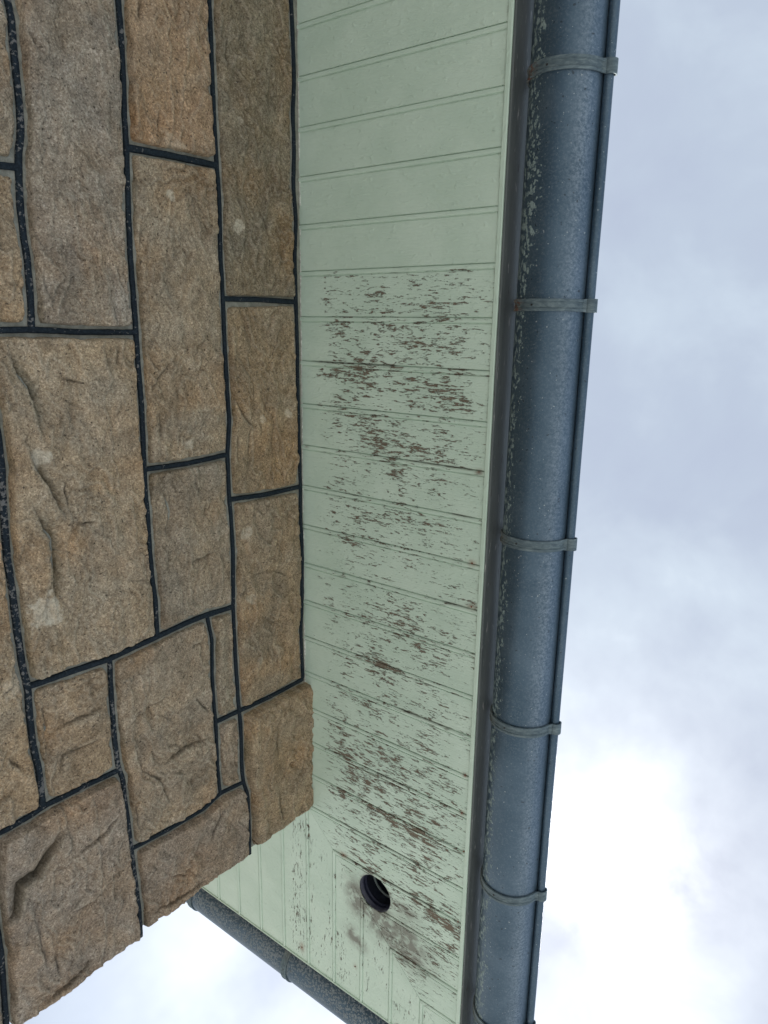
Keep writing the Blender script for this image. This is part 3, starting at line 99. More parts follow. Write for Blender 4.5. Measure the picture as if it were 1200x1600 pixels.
# ------------------------------------------------------------------ helpers
def tag(o, label=None, cat=None, group=None, kind=None):
    for k, v in (('label', label), ('category', cat), ('group', group), ('kind', kind)):
        if v: o[k] = v
    return o
def thing(name, label, cat, loc=(0, 0, 0), group=None):
    o = bpy.data.objects.new(name, None); COL.objects.link(o); o.location = loc
    o.empty_display_size = 0.1
    return tag(o, label, cat, group)
def link(name, me, mat, parent=None, smooth=False):
    if mat is not None and not me.materials: me.materials.append(mat)
    if smooth: me.polygons.foreach_set('use_smooth', [True] * len(me.polygons))
    o = bpy.data.objects.new(name, me); COL.objects.link(o)
    if parent is not None:
        o.parent = parent; o.matrix_parent_inverse = Matrix.Translation(-Vector(parent.location))
    return o
def mesh(name, verts, faces, attrs=None):
    me = bpy.data.meshes.new(name)
    me.from_pydata([tuple(map(float, v)) for v in verts], [], faces); 
    for k, a in (attrs or {}).items():
        at = me.attributes.new(k, 'FLOAT', 'POINT'); at.data.foreach_set('value', np.asarray(a, dtype=np.float32))
    me.update(); return me
def box(v, f, x0, x1, y0, y1, z0, z1):
    b = len(v)
    v += [(x, y, z) for x in (x0, x1) for y in (y0, y1) for z in (z0, z1)]
    f += [tuple(b + i for i in q) for q in ((0, 1, 3, 2), (4, 6, 7, 5), (0, 4, 5, 1), (2, 3, 7, 6), (0, 2, 6, 4), (1, 5, 7, 3))]
_rng = np.random.RandomState(7); _perm = _rng.permutation(256); _perm = np.r_[_perm, _perm, _perm]
_g = _rng.randn(256, 3); _g /= np.linalg.norm(_g, axis=1)[:, None]
def perlin(x, y, z=0.0):
    x, y = np.broadcast_arrays(np.asarray(x, float), np.asarray(y, float)); z = np.zeros_like(x) + z
    xi, yi, zi = np.floor(x).astype(int), np.floor(y).astype(int), np.floor(z).astype(int)
    xf, yf, zf = x - xi, y - yi, z - zi
    u, v, w = [t * t * t * (t * (t * 6 - 15) + 10) for t in (xf, yf, zf)]
    def gr(a, b, c):
        h = _perm[(_perm[(_perm[(xi + a) & 255] + yi + b) & 255] + zi + c) & 255]; g = _g[h]
        return g[..., 0] * (xf - a) + g[..., 1] * (yf - b) + g[..., 2] * (zf - c)
    L = lambda a, b, t: a + t * (b - a)
    return L(L(L(gr(0, 0, 0), gr(1, 0, 0), u), L(gr(0, 1, 0), gr(1, 1, 0), u), v), L(L(gr(0, 0, 1), gr(1, 0, 1), u), L(gr(0, 1, 1), gr(1, 1, 1), u), v), w)
def fbm(x, y, z=0.0, o=4, g=0.5):
    s = 0; a = 1.0
    for i in range(o):
        s = s + a * perlin(x * 2 ** i, y * 2 ** i, z + 17.3 * i); a *= g
    return s
def smooth(a, b, x):
    t = np.clip((x - a) / (b - a), 0, 1); return t * t * (3 - 2 * t)

# ------------------------------------------------------------------ materials
def newmat(name):
    m = bpy.data.materials.new(name); m.use_nodes = True; t = m.node_tree; t.nodes.clear()
    out = t.nodes.new('ShaderNodeOutputMaterial'); p = t.nodes.new('ShaderNodeBsdfPrincipled')
    LK(t, p.outputs[0], out.inputs[0]); return m, t, p
def setin(t, p, name, v):
    if isinstance(v, (int, float)): p.inputs[name].default_value = v
    elif isinstance(v, tuple): p.inputs[name].default_value = (*v, 1)
    else: LK(t, v, p.inputs[name])
def bump(t, h, dist, strength=1.0, prev=None):
    b = t.nodes.new('ShaderNodeBump'); b.inputs['Distance'].default_value = dist; b.inputs['Strength'].default_value = strength
    LK(t, h, b.inputs['Height'])
    if prev is not None: LK(t, prev, b.inputs['Normal'])
    return b.outputs[0]
def attr(t, name):
    a = t.nodes.new('ShaderNodeAttribute'); a.attribute_name = name; return a.outputs['Fac']
def objco(t, scale=(1, 1, 1), rnd=True):
    c = t.nodes.new('ShaderNodeTexCoord'); m = t.nodes.new('ShaderNodeMapping')
    LK(t, c.outputs['Object'], m.inputs[0]); m.inputs['Scale'].default_value = scale
    if rnd:
        i = t.nodes.new('ShaderNodeObjectInfo'); v = t.nodes.new('ShaderNodeCombineXYZ')
        s = math_(t, 'MULTIPLY', i.outputs['Random'], 37.0)
        LK(t, s, v.inputs[0]); LK(t, s, v.inputs[1]); LK(t, v.outputs[0], m.inputs['Location'])
    return m.outputs[0]

def mat_stone():
    m, t, p = newmat('sandstone'); co = objco(t, rnd=False)
    oi = t.nodes.new('ShaderNodeObjectInfo')
    grit = noise(t, co, 270, 4, 0.9); grit2 = noise(t, co, 900, 2, 0.6); mid = noise(t, co, 45, 5, 0.62); big = noise(t, co, 8, 5, 0.6, 0.6)
    vo = t.nodes.new('ShaderNodeTexVoronoi'); vo.inputs['Scale'].default_value = 430; LK(t, co, vo.inputs['Vector'])
    sx = t.nodes.new('ShaderNodeSeparateColor'); LK(t, vo.outputs['Color'], sx.inputs[0])
    vo2 = t.nodes.new('ShaderNodeTexVoronoi'); vo2.inputs['Scale'].default_value = 240; LK(t, co, vo2.inputs['Vector'])
    sx2 = t.nodes.new('ShaderNodeSeparateColor'); LK(t, vo2.outputs['Color'], sx2.inputs[0])
    cellv = math_(t, 'ADD', math_(t, 'MULTIPLY', sx.outputs[0], 0.6), math_(t, 'MULTIPLY', sx2.outputs[1], 0.4))
    g = math_(t, 'ADD', math_(t, 'MULTIPLY', grit, 0.72), math_(t, 'MULTIPLY', cellv, 0.28))
    base = ramp(t, g, [(0.30, (0.14, 0.112, 0.078)), (0.42, (0.30, 0.256, 0.188)), (0.54, (0.40, 0.348, 0.262)), (0.68, (0.66, 0.59, 0.46))])
    base = mix(t, math_(t, 'MULTIPLY', ramp(t, big, [(0.38, 0), (0.62, 1)]), 0.5), base, mix(t, 1.0, base, (1.0, 0.84, 0.64), 'MULTIPLY'))
    base = mix(t, math_(t, 'MULTIPLY', ramp(t, mid, [(0.40, 1), (0.52, 0)]), 0.35), base, mix(t, 1.0, base, (0.62, 0.60, 0.58), 'MULTIPLY'))
    base = mix(t, math_(t, 'MULTIPLY', attr(t, 'ochre'), 0.6), base, mix(t, 1.0, base, (1.10, 0.80, 0.52), 'MULTIPLY'))
    base = mix(t, 1.0, base, oi.outputs['Color'], 'MULTIPLY')
    base = mix(t, 1.0, base, ramp(t, noise(t, co, 13, 4, 0.6, 0.8), [(0.33, 0.78), (0.5, 1.0), (0.68, 1.22)]), 'MULTIPLY')
    spk = noise(t, co, 520, 1, 0.4)
    base = mix(t, math_(t, 'MULTIPLY', ramp(t, spk, [(0.70, 0), (0.75, 1)]), 0.55), base, (0.62, 0.57, 0.50))
    pit = noise(t, co, 170, 1, 0.3)
    base = mix(t, math_(t, 'MULTIPLY', ramp(t, pit, [(0.25, 1), (0.29, 0)]), 0.8), base, (0.05, 0.035, 0.025))
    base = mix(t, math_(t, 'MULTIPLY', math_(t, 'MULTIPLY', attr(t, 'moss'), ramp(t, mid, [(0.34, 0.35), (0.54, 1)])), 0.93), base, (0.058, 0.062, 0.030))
    base = mix(t, math_(t, 'MULTIPLY', attr(t, 'pale'), ramp(t, grit, [(0.38, 0.45), (0.55, 1)])), base, (0.80, 0.73, 0.58))
    base = mix(t, math_(t, 'MULTIPLY', attr(t, 'crack_shade'), 0.8), base, (0.045, 0.038, 0.026))  # fissure shade painted in as dark lines, finer than the mesh can cast
    setin(t, p, 'Base Color', base); p.inputs['Roughness'].default_value = 0.88; p.inputs['Specular IOR Level'].default_value = 0.3
    b = bump(t, mid, 0.016, 1.0); b = bump(t, noise(t, co, 120, 3, 0.6), 0.005, 0.9, b); b = bump(t, g, 0.0020, 0.9, b)
    LK(t, b, p.inputs['Normal']); return m
def mat_mortar():
    m, t, p = newmat('grey_mortar'); co = objco(t, rnd=False)
    a = noise(t, co, 60, 5, 0.6); b_ = noise(t, co, 500, 2, 0.6)
    c = ramp(t, a, [(0.35, (0.19, 0.192, 0.160)), (0.6, (0.29, 0.292, 0.248))])
    c = mix(t, math_(t, 'MULTIPLY', ramp(t, b_, [(0.35, 1), (0.5, 0)]), 0.3), c, (0.10, 0.10, 0.08))
    setin(t, p, 'Base Color', c); p.inputs['Roughness'].default_value = 0.9
    LK(t, bump(t, b_, 0.0012, 0.8, bump(t, a, 0.003, 0.6)), p.inputs['Normal']); return m
def mat_ribbon():
    m, t, p = newmat('black_pointing'); co = objco(t, rnd=False)
    a = noise(t, co, 160, 4, 0.62); b_ = noise(t, co, 30, 3, 0.5); w = attr(t, 'worn')
    chip = ramp(t, math_(t, 'ADD', math_(t, 'ADD', a, math_(t, 'MULTIPLY', math_(t, 'SUBTRACT', b_, 0.5), 0.45)), w), [(0.685, 0), (0.715, 1)])
    c = mix(t, ramp(t, noise(t, co, 300, 2, 0.5), [(0.4, 0), (0.65, 1)]), (0.006, 0.012, 0.018), (0.016, 0.026, 0.036))
    c = mix(t, math_(t, 'MULTIPLY', chip, 0.85), c, (0.17, 0.17, 0.165))
    setin(t, p, 'Base Color', c); setin(t, p, 'Roughness', ramp(t, chip, [(0, 0.7), (1, 0.9)])); p.inputs['Specular IOR Level'].default_value = 0.22
    LK(t, bump(t, math_(t, 'SUBTRACT', a, math_(t, 'MULTIPLY', chip, 0.5)), 0.0018, 0.7), p.inputs['Normal']); return m
def mat_paint():
    """pale green gloss paint over grey-brown weathered wood; the boards run along their local X"""
    m, t, p = newmat('pale_green_paint')
    co = objco(t); flk = objco(t, (38, 175, 48)); flk2 = objco(t, (110, 390, 120)); grain = objco(t, (14, 420, 60)); brush = objco(t, (22, 260, 60))
    f0 = noise(t, objco(t, (13, 70, 13)), 1.0, 4, 0.6, 0.6); f1 = noise(t, flk, 1.0, 5, 0.66, 0.5); f2 = noise(t, flk2, 1.0, 3, 0.6, 0.3)
    f = math_(t, 'ADD', math_(t, 'MULTIPLY', f0, 0.27), math_(t, 'ADD', math_(t, 'MULTIPLY', f1, 0.55), math_(t, 'MULTIPLY', f2, 0.26)))
    wear = attr(t, 'wear')
    lv = math_(t, 'ADD', f, math_(t, 'MULTIPLY', wear, 0.225))
    peel = ramp(t, lv, [(0.728, 0), (0.734, 1)])
    rim = ramp(t, lv, [(0.700, 0), (0.724, 1)])
    patchy = noise(t, co, 9, 4, 0.55)
    green = mix(t, ramp(t, patchy, [(0.35, 0), (0.65, 1)]), (0.525, 0.665, 0.555), (0.59, 0.725, 0.615))
    green = mix(t, math_(t, 'MULTIPLY', math_(t, 'MULTIPLY', rim, wear), 0.12, True), green, (0.60, 0.64, 0.54))
    wood = ramp(t, noise(t, grain, 1.0, 4, 0.6), [(0.30, (0.11, 0.088, 0.062)), (0.55, (0.185, 0.155, 0.115)), (0.75, (0.27, 0.235, 0.185))])
    c = mix(t, peel, green, wood)
    gp = t.nodes.new('ShaderNodeNewGeometry'); sn = noise(t, gp.outputs['Position'], 42, 6, 0.62, 0.4)
    soot = math_(t, 'MULTIPLY', attr(t, 'soot'), ramp(t, sn, [(0.38, 0.30), (0.54, 1.0)]))
    c = mix(t, math_(t, 'MULTIPLY', soot, 0.8), c, (0.120, 0.100, 0.078))
    rust = math_(t, 'MULTIPLY', attr(t, 'rust'), ramp(t, sn, [(0.34, 0.45), (0.5, 1.0)]))
    c = mix(t, rust, c, ramp(t, sn, [(0.35, (0.30, 0.13, 0.045)), (0.6, (0.10, 0.035, 0.02))]))
    dirt_splits = attr(t, 'dirt_splits')
    c = mix(t, math_(t, 'MULTIPLY', dirt_splits, ramp(t, f1, [(0.35, 0.2), (0.6, 1.0)])), c, (0.10, 0.085, 0.065))
    setin(t, p, 'Base Color', c)
    setin(t, p, 'Roughness', ramp(t, peel, [(0, 0.42), (1, 0.9)]))
    p.inputs['Specular IOR Level'].default_value = 0.4
    bl = ramp(t, noise(t, objco(t, (60, 90, 60)), 1.0, 2, 0.4), [(0.60, 0), (0.72, 1)])
    b = bump(t, noise(t, brush, 1.0, 3, 0.5), 0.0012, 0.7)
    b = bump(t, noise(t, co, 110, 3, 0.5), 0.0014, 0.6, b)
    b = bump(t, bl, 0.0012, 0.5, b)
    b = bump(t, math_(t, 'SUBTRACT', math_(t, 'MULTIPLY', rim, 0.6), math_(t, 'MULTIPLY', peel, 1.5)), 0.0013, 1.0, b)
    LK(t, b, p.inputs['Normal']); return m
def mat_fascia():
    m, t, p = newmat('weathered_fascia'); co = objco(t, (40, 4, 40), False)
    a = noise(t, co, 1.0, 5, 0.6); b_ = noise(t, objco(t, (160, 22, 160), False), 1.0, 4, 0.6)
    c = ramp(t, a, [(0.3, (0.078, 0.094, 0.094)), (0.65, (0.130, 0.148, 0.146))])
    c = mix(t, ramp(t, b_, [(0.64, 0), (0.70, 1)]), c, (0.34, 0.34, 0.33)); c = mix(t, ramp(t, b_, [(0.30, 1), (0.34, 0)]), c, (0.05, 0.045, 0.04))
    setin(t, p, 'Base Color', c); p.inputs['Roughness'].default_value = 0.7
    LK(t, bump(t, b_, 0.002, 0.5), p.inputs['Normal']); return m
def mat_zinc(name, mottle):
    m, t, p = newmat(name); co = objco(t, rnd=False)
    a = noise(t, co, 7, 5, 0.6, 0.4); fine = noise(t, co, 260, 3, 0.7); dn = noise(t, co, 90, 3, 0.6)
    c = ramp(t, a, [(0.30, (0.048, 0.088, 0.128)), (0.52, (0.066, 0.112, 0.158)), (0.72, (0.090, 0.140, 0.190))])
    c = mix(t, math_(t, 'MULTIPLY', ramp(t, fine, [(0.50, 0), (0.68, 1)]), 0.28), c, (0.22, 0.27, 0.31))
    mo = t.nodes.new('ShaderNodeTexVoronoi'); mo.feature = 'F1'; mo.inputs['Scale'].default_value = 1.0; mo.inputs['Randomness'].default_value = 1.0
    c2 = objco(t, (125, 80, 125) if mottle < 1.5 else (150, 190, 150), False)
    w = t.nodes.new('ShaderNodeVectorMath'); w.operation = 'ADD'; LK(t, c2, w.inputs[0])
    nz = t.nodes.new('ShaderNodeTexNoise'); nz.inputs['Scale'].default_value = 160; LK(t, co, nz.inputs['Vector'])
    sc = t.nodes.new('ShaderNodeVectorMath'); sc.operation = 'SCALE'; sc.inputs['Scale'].default_value = 1.6
    LK(t, nz.outputs['Color'], sc.inputs[0]); LK(t, sc.outputs[0], w.inputs[1]); LK(t, w.outputs[0], mo.inputs['Vector'])
    band = attr(t, 'mottle')
    cell = math_(t, 'ADD', math_(t, 'SUBTRACT', 1.0, mo.outputs['Distance']), math_(t, 'MULTIPLY', math_(t, 'SUBTRACT', dn, 0.5), 0.9))
    blob = ramp(t, math_(t, 'ADD', cell, math_(t, 'MULTIPLY', math_(t, 'SUBTRACT', band, 1.0), 0.75)), [(0.455, 0), (0.56, 1)])
    pc = ramp(t, fine, [(0.35, (0.17, 0.235, 0.235)), (0.65, (0.30, 0.38, 0.365))]) if mottle < 1.5 else ramp(t, fine, [(0.35, (0.14, 0.170, 0.190)), (0.65, (0.26, 0.30, 0.32))])
    c = mix(t, math_(t, 'MULTIPLY', blob, 0.85), c, pc)
    # sky sheen painted into the colour as a paler band on the front flank
    c = mix(t, math_(t, 'MULTIPLY', math_(t, 'MULTIPLY', attr(t, 'sheen_paint'), ramp(t, noise(t, co, 190, 4, 0.75), [(0.40, 0.1), (0.62, 1)])), 0.75), c, (0.27, 0.335, 0.40))
    dots = noise(t, co, 210, 1, 0.3)
    c = mix(t, ramp(t, dots, [(0.755, 0), (0.78, 1)]), c, (0.30, 0.35, 0.37))
    dk = noise(t, co, 120, 1, 0.3)
    c = mix(t, math_(t, 'MULTIPLY', ramp(t, dk, [(0.23, 1), (0.26, 0)]), 0.7), c, (0.03, 0.04, 0.05))
    setin(t, p, 'Base Color', c); setin(t, p, 'Metallic', math_(t, 'SUBTRACT', 0.55, math_(t, 'MULTIPLY', blob, 0.55)))
    setin(t, p, 'Roughness', math_(t, 'ADD', 0.40, math_(t, 'MULTIPLY', blob, 0.35)))
    LK(t, bump(t, math_(t, 'ADD', math_(t, 'MULTIPLY', fine, 0.35), math_(t, 'MULTIPLY', blob, 0.5)), 0.0012, 0.6), p.inputs['Normal']); return m
def mat_bracket():
    m, t, p = newmat('galvanised_bracket'); co = objco(t, rnd=False)
    a = noise(t, objco(t, (60, 160, 60), False), 1.0, 5, 0.65, 0.5); s = noise(t, co, 180, 5, 0.6, 0.5)
    c = ramp(t, a, [(0.32, (0.065, 0.098, 0.120)), (0.5, (0.110, 0.155, 0.175)), (0.68, (0.18, 0.235, 0.25))])
    c = mix(t, math_(t, 'MULTIPLY', attr(t, 'patina'), 0.7), c, ramp(t, s, [(0.4, (0.30, 0.33, 0.29)), (0.6, (0.23, 0.22, 0.18))]))
    c = mix(t, math_(t, 'MULTIPLY', attr(t, 'rust'), ramp(t, s, [(0.46, 0), (0.58, 1)])), c, (0.17, 0.06, 0.03))
    setin(t, p, 'Base Color', c); p.inputs['Metallic'].default_value = 0.25; p.inputs['Roughness'].default_value = 0.6
    LK(t, bump(t, s, 0.0008, 0.6), p.inputs['Normal']); return m
def mat_plain(name, col, rough=0.7, metal=0.0, var=0.3, scale=40, bmp=0.001):
    m, t, p = newmat(name); co = objco(t, rnd=False); a = noise(t, co, scale, 5, 0.6)
    lo = tuple(x * (1 - var) for x in col); hi = tuple(x * (1 + var) for x in col)
    setin(t, p, 'Base Color', ramp(t, a, [(0.3, lo), (0.7, hi)])); p.inputs['Roughness'].default_value = rough; p.inputs['Metallic'].default_value = metal
    LK(t, bump(t, a, bmp, 0.6), p.inputs['Normal']); return m
M = dict(stone=mat_stone(), mortar=mat_mortar(), ribbon=mat_ribbon(), paint=mat_paint(), fascia=mat_fascia(),
         zinc=mat_zinc('zinc_gutter', 1), zinc2=mat_zinc('lichened_zinc_gutter', 2), bracket=mat_bracket(),
         rustm=mat_plain('rusty_iron', (0.16, 0.055, 0.03), 0.85, 0, 0.5, 300), dark=mat_plain('hole_shade', (0.02, 0.02, 0.022), 0.5),
         sleeve=mat_plain('dark_plastic', (0.026, 0.030, 0.055), 0.45, 0, 0.3, 60), lip=mat_plain('dusty_lip', (0.20, 0.25, 0.24), 0.7, 0, 0.4, 120),
         slate=mat_plain('grey_slate', (0.07, 0.075, 0.085), 0.6, 0, 0.35, 9), caulk=mat_plain('old_caulk', (0.55, 0.57, 0.52), 0.85, 0, 0.45, 150),
         gravel=mat_plain('pale_gravel', (0.58, 0.565, 0.53), 0.95, 0, 0.25, 3, 0.02), timber=mat_plain('loft_timber', (0.05, 0.04, 0.032), 0.9))

# ------------------------------------------------------------------ ground
gv, gf = [], []
n = 24
for i in range(n + 1):
    for j in range(n + 1):
        x = (i / n * 2 - 1); y = (j / n * 2 - 1); s = 900
        gv.append((math.copysign(abs(x) ** 2.2, x) * s, math.copysign(abs(y) ** 2.2, y) * s, 0))
for i in range(n):
    for j in range(n):
        a = i * (n + 1) + j; gf.append((a, a + n + 1, a + n + 2, a + 1))
tag(link('ground', mesh('ground', gv, gf), M['gravel']), 'pale gravel yard around the house', kind='structure')

# ------------------------------------------------------------------ stone wall
wall = thing('stone_wall', 'rock-faced brown sandstone wall with black raised pointing, meeting the green soffit', 'wall'); wall['kind'] = 'thing'

def seg_dist(Y, Z, a, b):
    ay, az = a; by, bz = b; dy, dz = by - ay, bz - az; L2 = dy * dy + dz * dz + 1e-12
    t = np.clip(((Y - ay) * dy + (Z - az) * dz) / L2, 0, 1)
    return np.hypot(Y - (ay + t * dy), Z - (az + t * dz))
def inside(Y, Z, P):
    r = np.zeros(Y.shape, bool); k = len(P)
    for i in range(k):
        (y1, z1), (y2, z2) = P[i], P[(i + 1) % k]
        c = ((z1 > Z) != (z2 > Z))
        with np.errstate(divide='ignore', invalid='ignore'):
            xx = (y2 - y1) * (Z - z1) / (z2 - z1 + 1e-15) + y1
        r ^= c & (Y < xx)
    return r
def build_stone(key, S, res=0.003, rough=1.0):
    P = S['poly']; A = np.array(P); seed = (sum(map(ord, str(key))) * 7.31) % 97
    y0, z0 = A.min(0) ; y1, z1 = A.max(0)
    ny = max(8, int((y1 - y0) / res)); nz = max(8, int((z1 - z0) / res))
    ys = np.linspace(y0, y1, ny + 1); zs = np.linspace(z0, z1, nz + 1)
    Y, Z = np.meshgrid(ys, zs, indexing='ij')
    k = 320.0; acc = np.zeros(Y.shape); 
    for i in range(len(P)): acc += np.exp(-k * seg_dist(Y, Z, P[i], P[(i + 1) % len(P)]))
    d = -np.log(acc + 1e-30) / k
    ins = inside(Y, Z, P); d = np.where(ins, d, -0.003)
    gap = 0.0097 + 0.0026 * fbm(Y * 7, Z * 7, seed + 13, 2) + 0.0010 * fbm(Y * 22, Z * 22, seed, 3) + 0.0006 * fbm(Y * 90, Z * 90, seed + 5, 2)
    e = d - gap
    lo, fine = fbm(Y * 5.5, Z * 8, seed + 1, 4), fbm(Y * 42, Z * 60, seed + 2, 3)
    rid = 1 - np.abs(fbm(Y * 5 + 0.6 * lo, Z * 7, seed + 41, 3)) * 2.2
    face = S['face'] - 0.001 + 0.0022 * (1 - np.exp(-np.maximum(e, 0) / 0.012)) + rough * 0.0065 * (rid - 0.6)
    c1 = np.abs(perlin(Y * 13 + 1.5 * lo, Z * 21 + 0.8 * lo, seed + 51)); c2 = np.abs(perlin(Y * 31, Z * 44 + 2 * lo, seed + 61))
    ry, rz = Y * 0.85 + Z * 0.5, -Y * 0.5 + Z * 0.85
    chip = np.abs(fbm(ry * 17 + 2 * lo, rz * 34, seed + 81, 3)); chip2 = np.abs(perlin(ry * 48, rz * 95, seed + 91))
    sel2 = smooth(-0.15, 0.35, fbm(Y * 6, Z * 8, seed + 95, 2))
    face = face - rough * (0.0034 * smooth(0.16, 0.0, chip) * np.clip(sel2 - 0.25, 0, 1) + 0.0005 * smooth(0.2, 0.0, chip2) * (0.2 + sel2))
    sel = smooth(-0.05, 0.35, fbm(Y * 4, Z * 5, seed + 71, 2))
    face = face - rough * (0.0075 * sel * smooth(0.16, 0.0, c1) * 0.5 + 0.0010 * smooth(0.14, 0.0, c2) * (0.2 + sel))
    led = perlin(Y * 4 + 2 * lo, Z * 9, seed + 3) * 3.0; fr = led - np.floor(led)
    face = face + rough * (0.0055 * lo + 0.0014 * fine + 0.0060 * (smooth(0.0, 0.12, fr) - fr) + 0.0004 * fbm(Y * 160, Z * 160, seed + 4, 2))
    # short chisel scars
    rn = random.Random(seed); moss = np.zeros(Y.shape); crack_shade = np.zeros(Y.shape); pale = np.zeros(Y.shape)
    F = list(S.get('fiss', []))
    area = (y1 - y0) * (z1 - z0)
    for _ in range(int(3 + area * 130)):
        cy, cz = rn.uniform(y0, y1), rn.uniform(z0, z1); L = rn.uniform(0.012, 0.04); an = rn.gauss(0.15, 0.5)
        pts = [(cy + L * t * math.cos(an) + rn.gauss(0, 0.002), cz + L * t * math.sin(an) + rn.gauss(0, 0.003)) for t in (-1, -0.4, 0.2, 1)]
        F.append(dict(p=pts, A=rn.uniform(0.0008, 0.0024), L=rn.uniform(0.004, 0.012), s=rn.choice((-1, 1)), moss=0))
    for q in F:
        pp = np.array(q['p']); c0 = pp.min(0) - 0.06; c1 = pp.max(0) + 0.06
        iy = slice(*np.searchsorted(ys, [c0[0], c1[0]])); iz = slice(*np.searchsorted(zs, [c0[1], c1[1]]))
        Yq, Zq = Y[iy, iz], Z[iy, iz]
        if Yq.size == 0: continue
        wz = Zq + 0.003 * fbm(Yq * 60, Zq * 60, seed + 9, 2); wy = Yq + 0.003 * fbm(Yq * 60, Zq * 60, seed + 19, 2)
        dd = np.full(Yq.shape, 9.0); sd_ = np.zeros(Yq.shape); tt = np.zeros(Yq.shape); m_ = len(pp) - 1
        for i in range(m_):
            a, b = pp[i], pp[i + 1]; s_ = seg_dist(wy, wz, a, b)
            cr = (b[0] - a[0]) * (wz - a[1]) - (b[1] - a[1]) * (wy - a[0])
            L2 = ((b - a) ** 2).sum() + 1e-12
            tl = (i + np.clip(((wy - a[0]) * (b[0] - a[0]) + (wz - a[1]) * (b[1] - a[1])) / L2, 0, 1)) / m_
            up = s_ < dd; dd = np.where(up, s_, dd); sd_ = np.where(up, np.sign(cr), sd_); tt = np.where(up, tl, tt)
        env = np.sin(np.pi * np.clip(tt, 0.03, 0.97)) ** 0.6
        side = (sd_ * q['s']) > 0
        prof = np.where(side, np.exp(-dd / q['L']), np.exp(-dd / 0.0018))
        face[iy, iz] -= (2.9 if q['A'] > 0.0025 else 1.6) * q['A'] * env * prof
        crack_shade[iy, iz] = np.maximum(crack_shade[iy, iz], (1.0 if q['A'] > 0.0025 else 0.55) * env * np.exp(-(dd / (0.0016 + 0.15 * q['A'])) ** 2))
        if q['moss']: moss[iy, iz] = np.maximum(moss[iy, iz], q['moss'] * env * np.exp(-(dd / 0.0125) ** 2) * np.where(side, 1, 0.6))
    for (py, pz, pr, pa) in S.get('pale', []):
        rr = np.hypot(Y - py, Z - pz) / pr + 0.7 * fbm(Y * 70, Z * 70, seed, 2)
        pale = np.maximum(pale, pa * (1 - smooth(0.75, 1.0, rr)) * np.clip(0.75 + 0.8 * fbm(Y * 120, Z * 120, seed + 3, 2), 0, 1))
    edge = 1 - smooth(0.0, 0.05, e)
    ochre = np.clip(edge * 0.1 + 1.4 * fbm(Y * 6, Z * 6, seed + 8, 3) - 0.05, 0, 1)
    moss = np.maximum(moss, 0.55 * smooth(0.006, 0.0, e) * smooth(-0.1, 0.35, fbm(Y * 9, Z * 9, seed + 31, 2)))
    g0, g1 = np.gradient(face); cx = -(np.gradient(g0)[0] + np.gradient(g1)[1]); cvx = np.clip((cx - 0.00018) / 0.0009, 0, 1) * (ins)
    pale = np.maximum(pale, 0.16 * cvx)
    face = np.maximum(face, 0.0062 + 0.55 * (face - 0.0062))
    H = -0.022 + (face + 0.022) * smooth(-0.0012, 0.0030, e) ** 0.7
    keep = (d > -0.001)
    cor = S.get('corner')
    if cor is None:
        X3, Y3 = H, Y
    else:
        rad = 0.010; s = Y - (cor - rad)
        arc = rad * math.pi / 2; th = np.clip(s / arc, 0, 1) * math.pi / 2
        along = np.maximum(s - arc, 0)
        wob = 0.004 * fbm(Z * 15, Z * 5, seed + 12, 3)
        hh = H + 0.0
        X3 = np.where(s <= 0, hh, (-rad) + (rad + hh) * np.cos(th) - along)
        Y3 = np.where(s <= 0, Y, (cor - rad) + (rad + (hh - S['face']) * np.where(hh < S['face'] - 0.008, 1.0, 0.45)) * np.sin(th))
        Y3 = Y3 + wob * smooth(-0.02, 0.01, s)
    idx = -np.ones(Y.shape, int); kk = keep; idx[kk] = np.arange(kk.sum())
    V = np.stack([X3[kk], Y3[kk], Z[kk] + SOFFIT], 1)
    a, b, c, dd_ = idx[:-1, :-1], idx[1:, :-1], idx[1:, 1:], idx[:-1, 1:]
    ok = (a >= 0) & (b >= 0) & (c >= 0) & (dd_ >= 0)
    Fq = np.stack([a[ok], b[ok], c[ok], dd_[ok]], 1).tolist()
    me = mesh('stone', V, Fq, dict(crack_shade=crack_shade[kk], moss=moss[kk], pale=pale[kk], ochre=ochre[kk]))
    o = link('stone', me, M['stone'], wall, True); c = S['col']; o.color = (c[0] * 0.96, c[1] * 1.04, c[2] * 1.18, 1)
    return o
for key, S in DATA['stones'].items(): build_stone(key, S)
# the rest of the wall outside the photograph, in rougher courses
rn = random.Random(11)
def rect(y0, y1, z0, z1): 
    j = lambda: rn.uniform(-0.004, 0.004)
    return [[y0 + j(), z0 + j()], [y1 + j(), z0 + j()], [y1 + j(), z1 + j()], [y0 + j(), z1 + j()]]
extra = []; ci = 0
def course(y0, y1, z0, z1, corner=None):
    global ci
    y = y0
    while y < y1 - 0.05:
        l = rn.uniform(0.28, 0.55)
        if y + l > y1 - 0.18: l = y1 - y
        S = dict(poly=rect(y, y + l, z0, z1), face=0.012, col=(rn.uniform(.95, 1.1), rn.uniform(.85, .93), rn.uniform(.68, .82)), corner=corner if y + l >= y1 - 0.01 else None)
        build_stone('x%d' % ci, S, 0.012); ci += 1; extra.append(S['poly']); y += l
for (za, zb, ye) in ((-0.22, -0.012, -2.07), (-0.43, -0.225, -1.985), (-0.62, -0.435, -1.90), (-0.95, -0.63, -1.84)): course(-3.9, ye, za, zb)
zz = -0.95
for h_ in (0.22, 0.17, 0.25, 0.2, 0.3, 0.24, 0.26, 0.26):
    course(-3.9, 0.30, zz - h_, zz, 0.03); zz -= h_
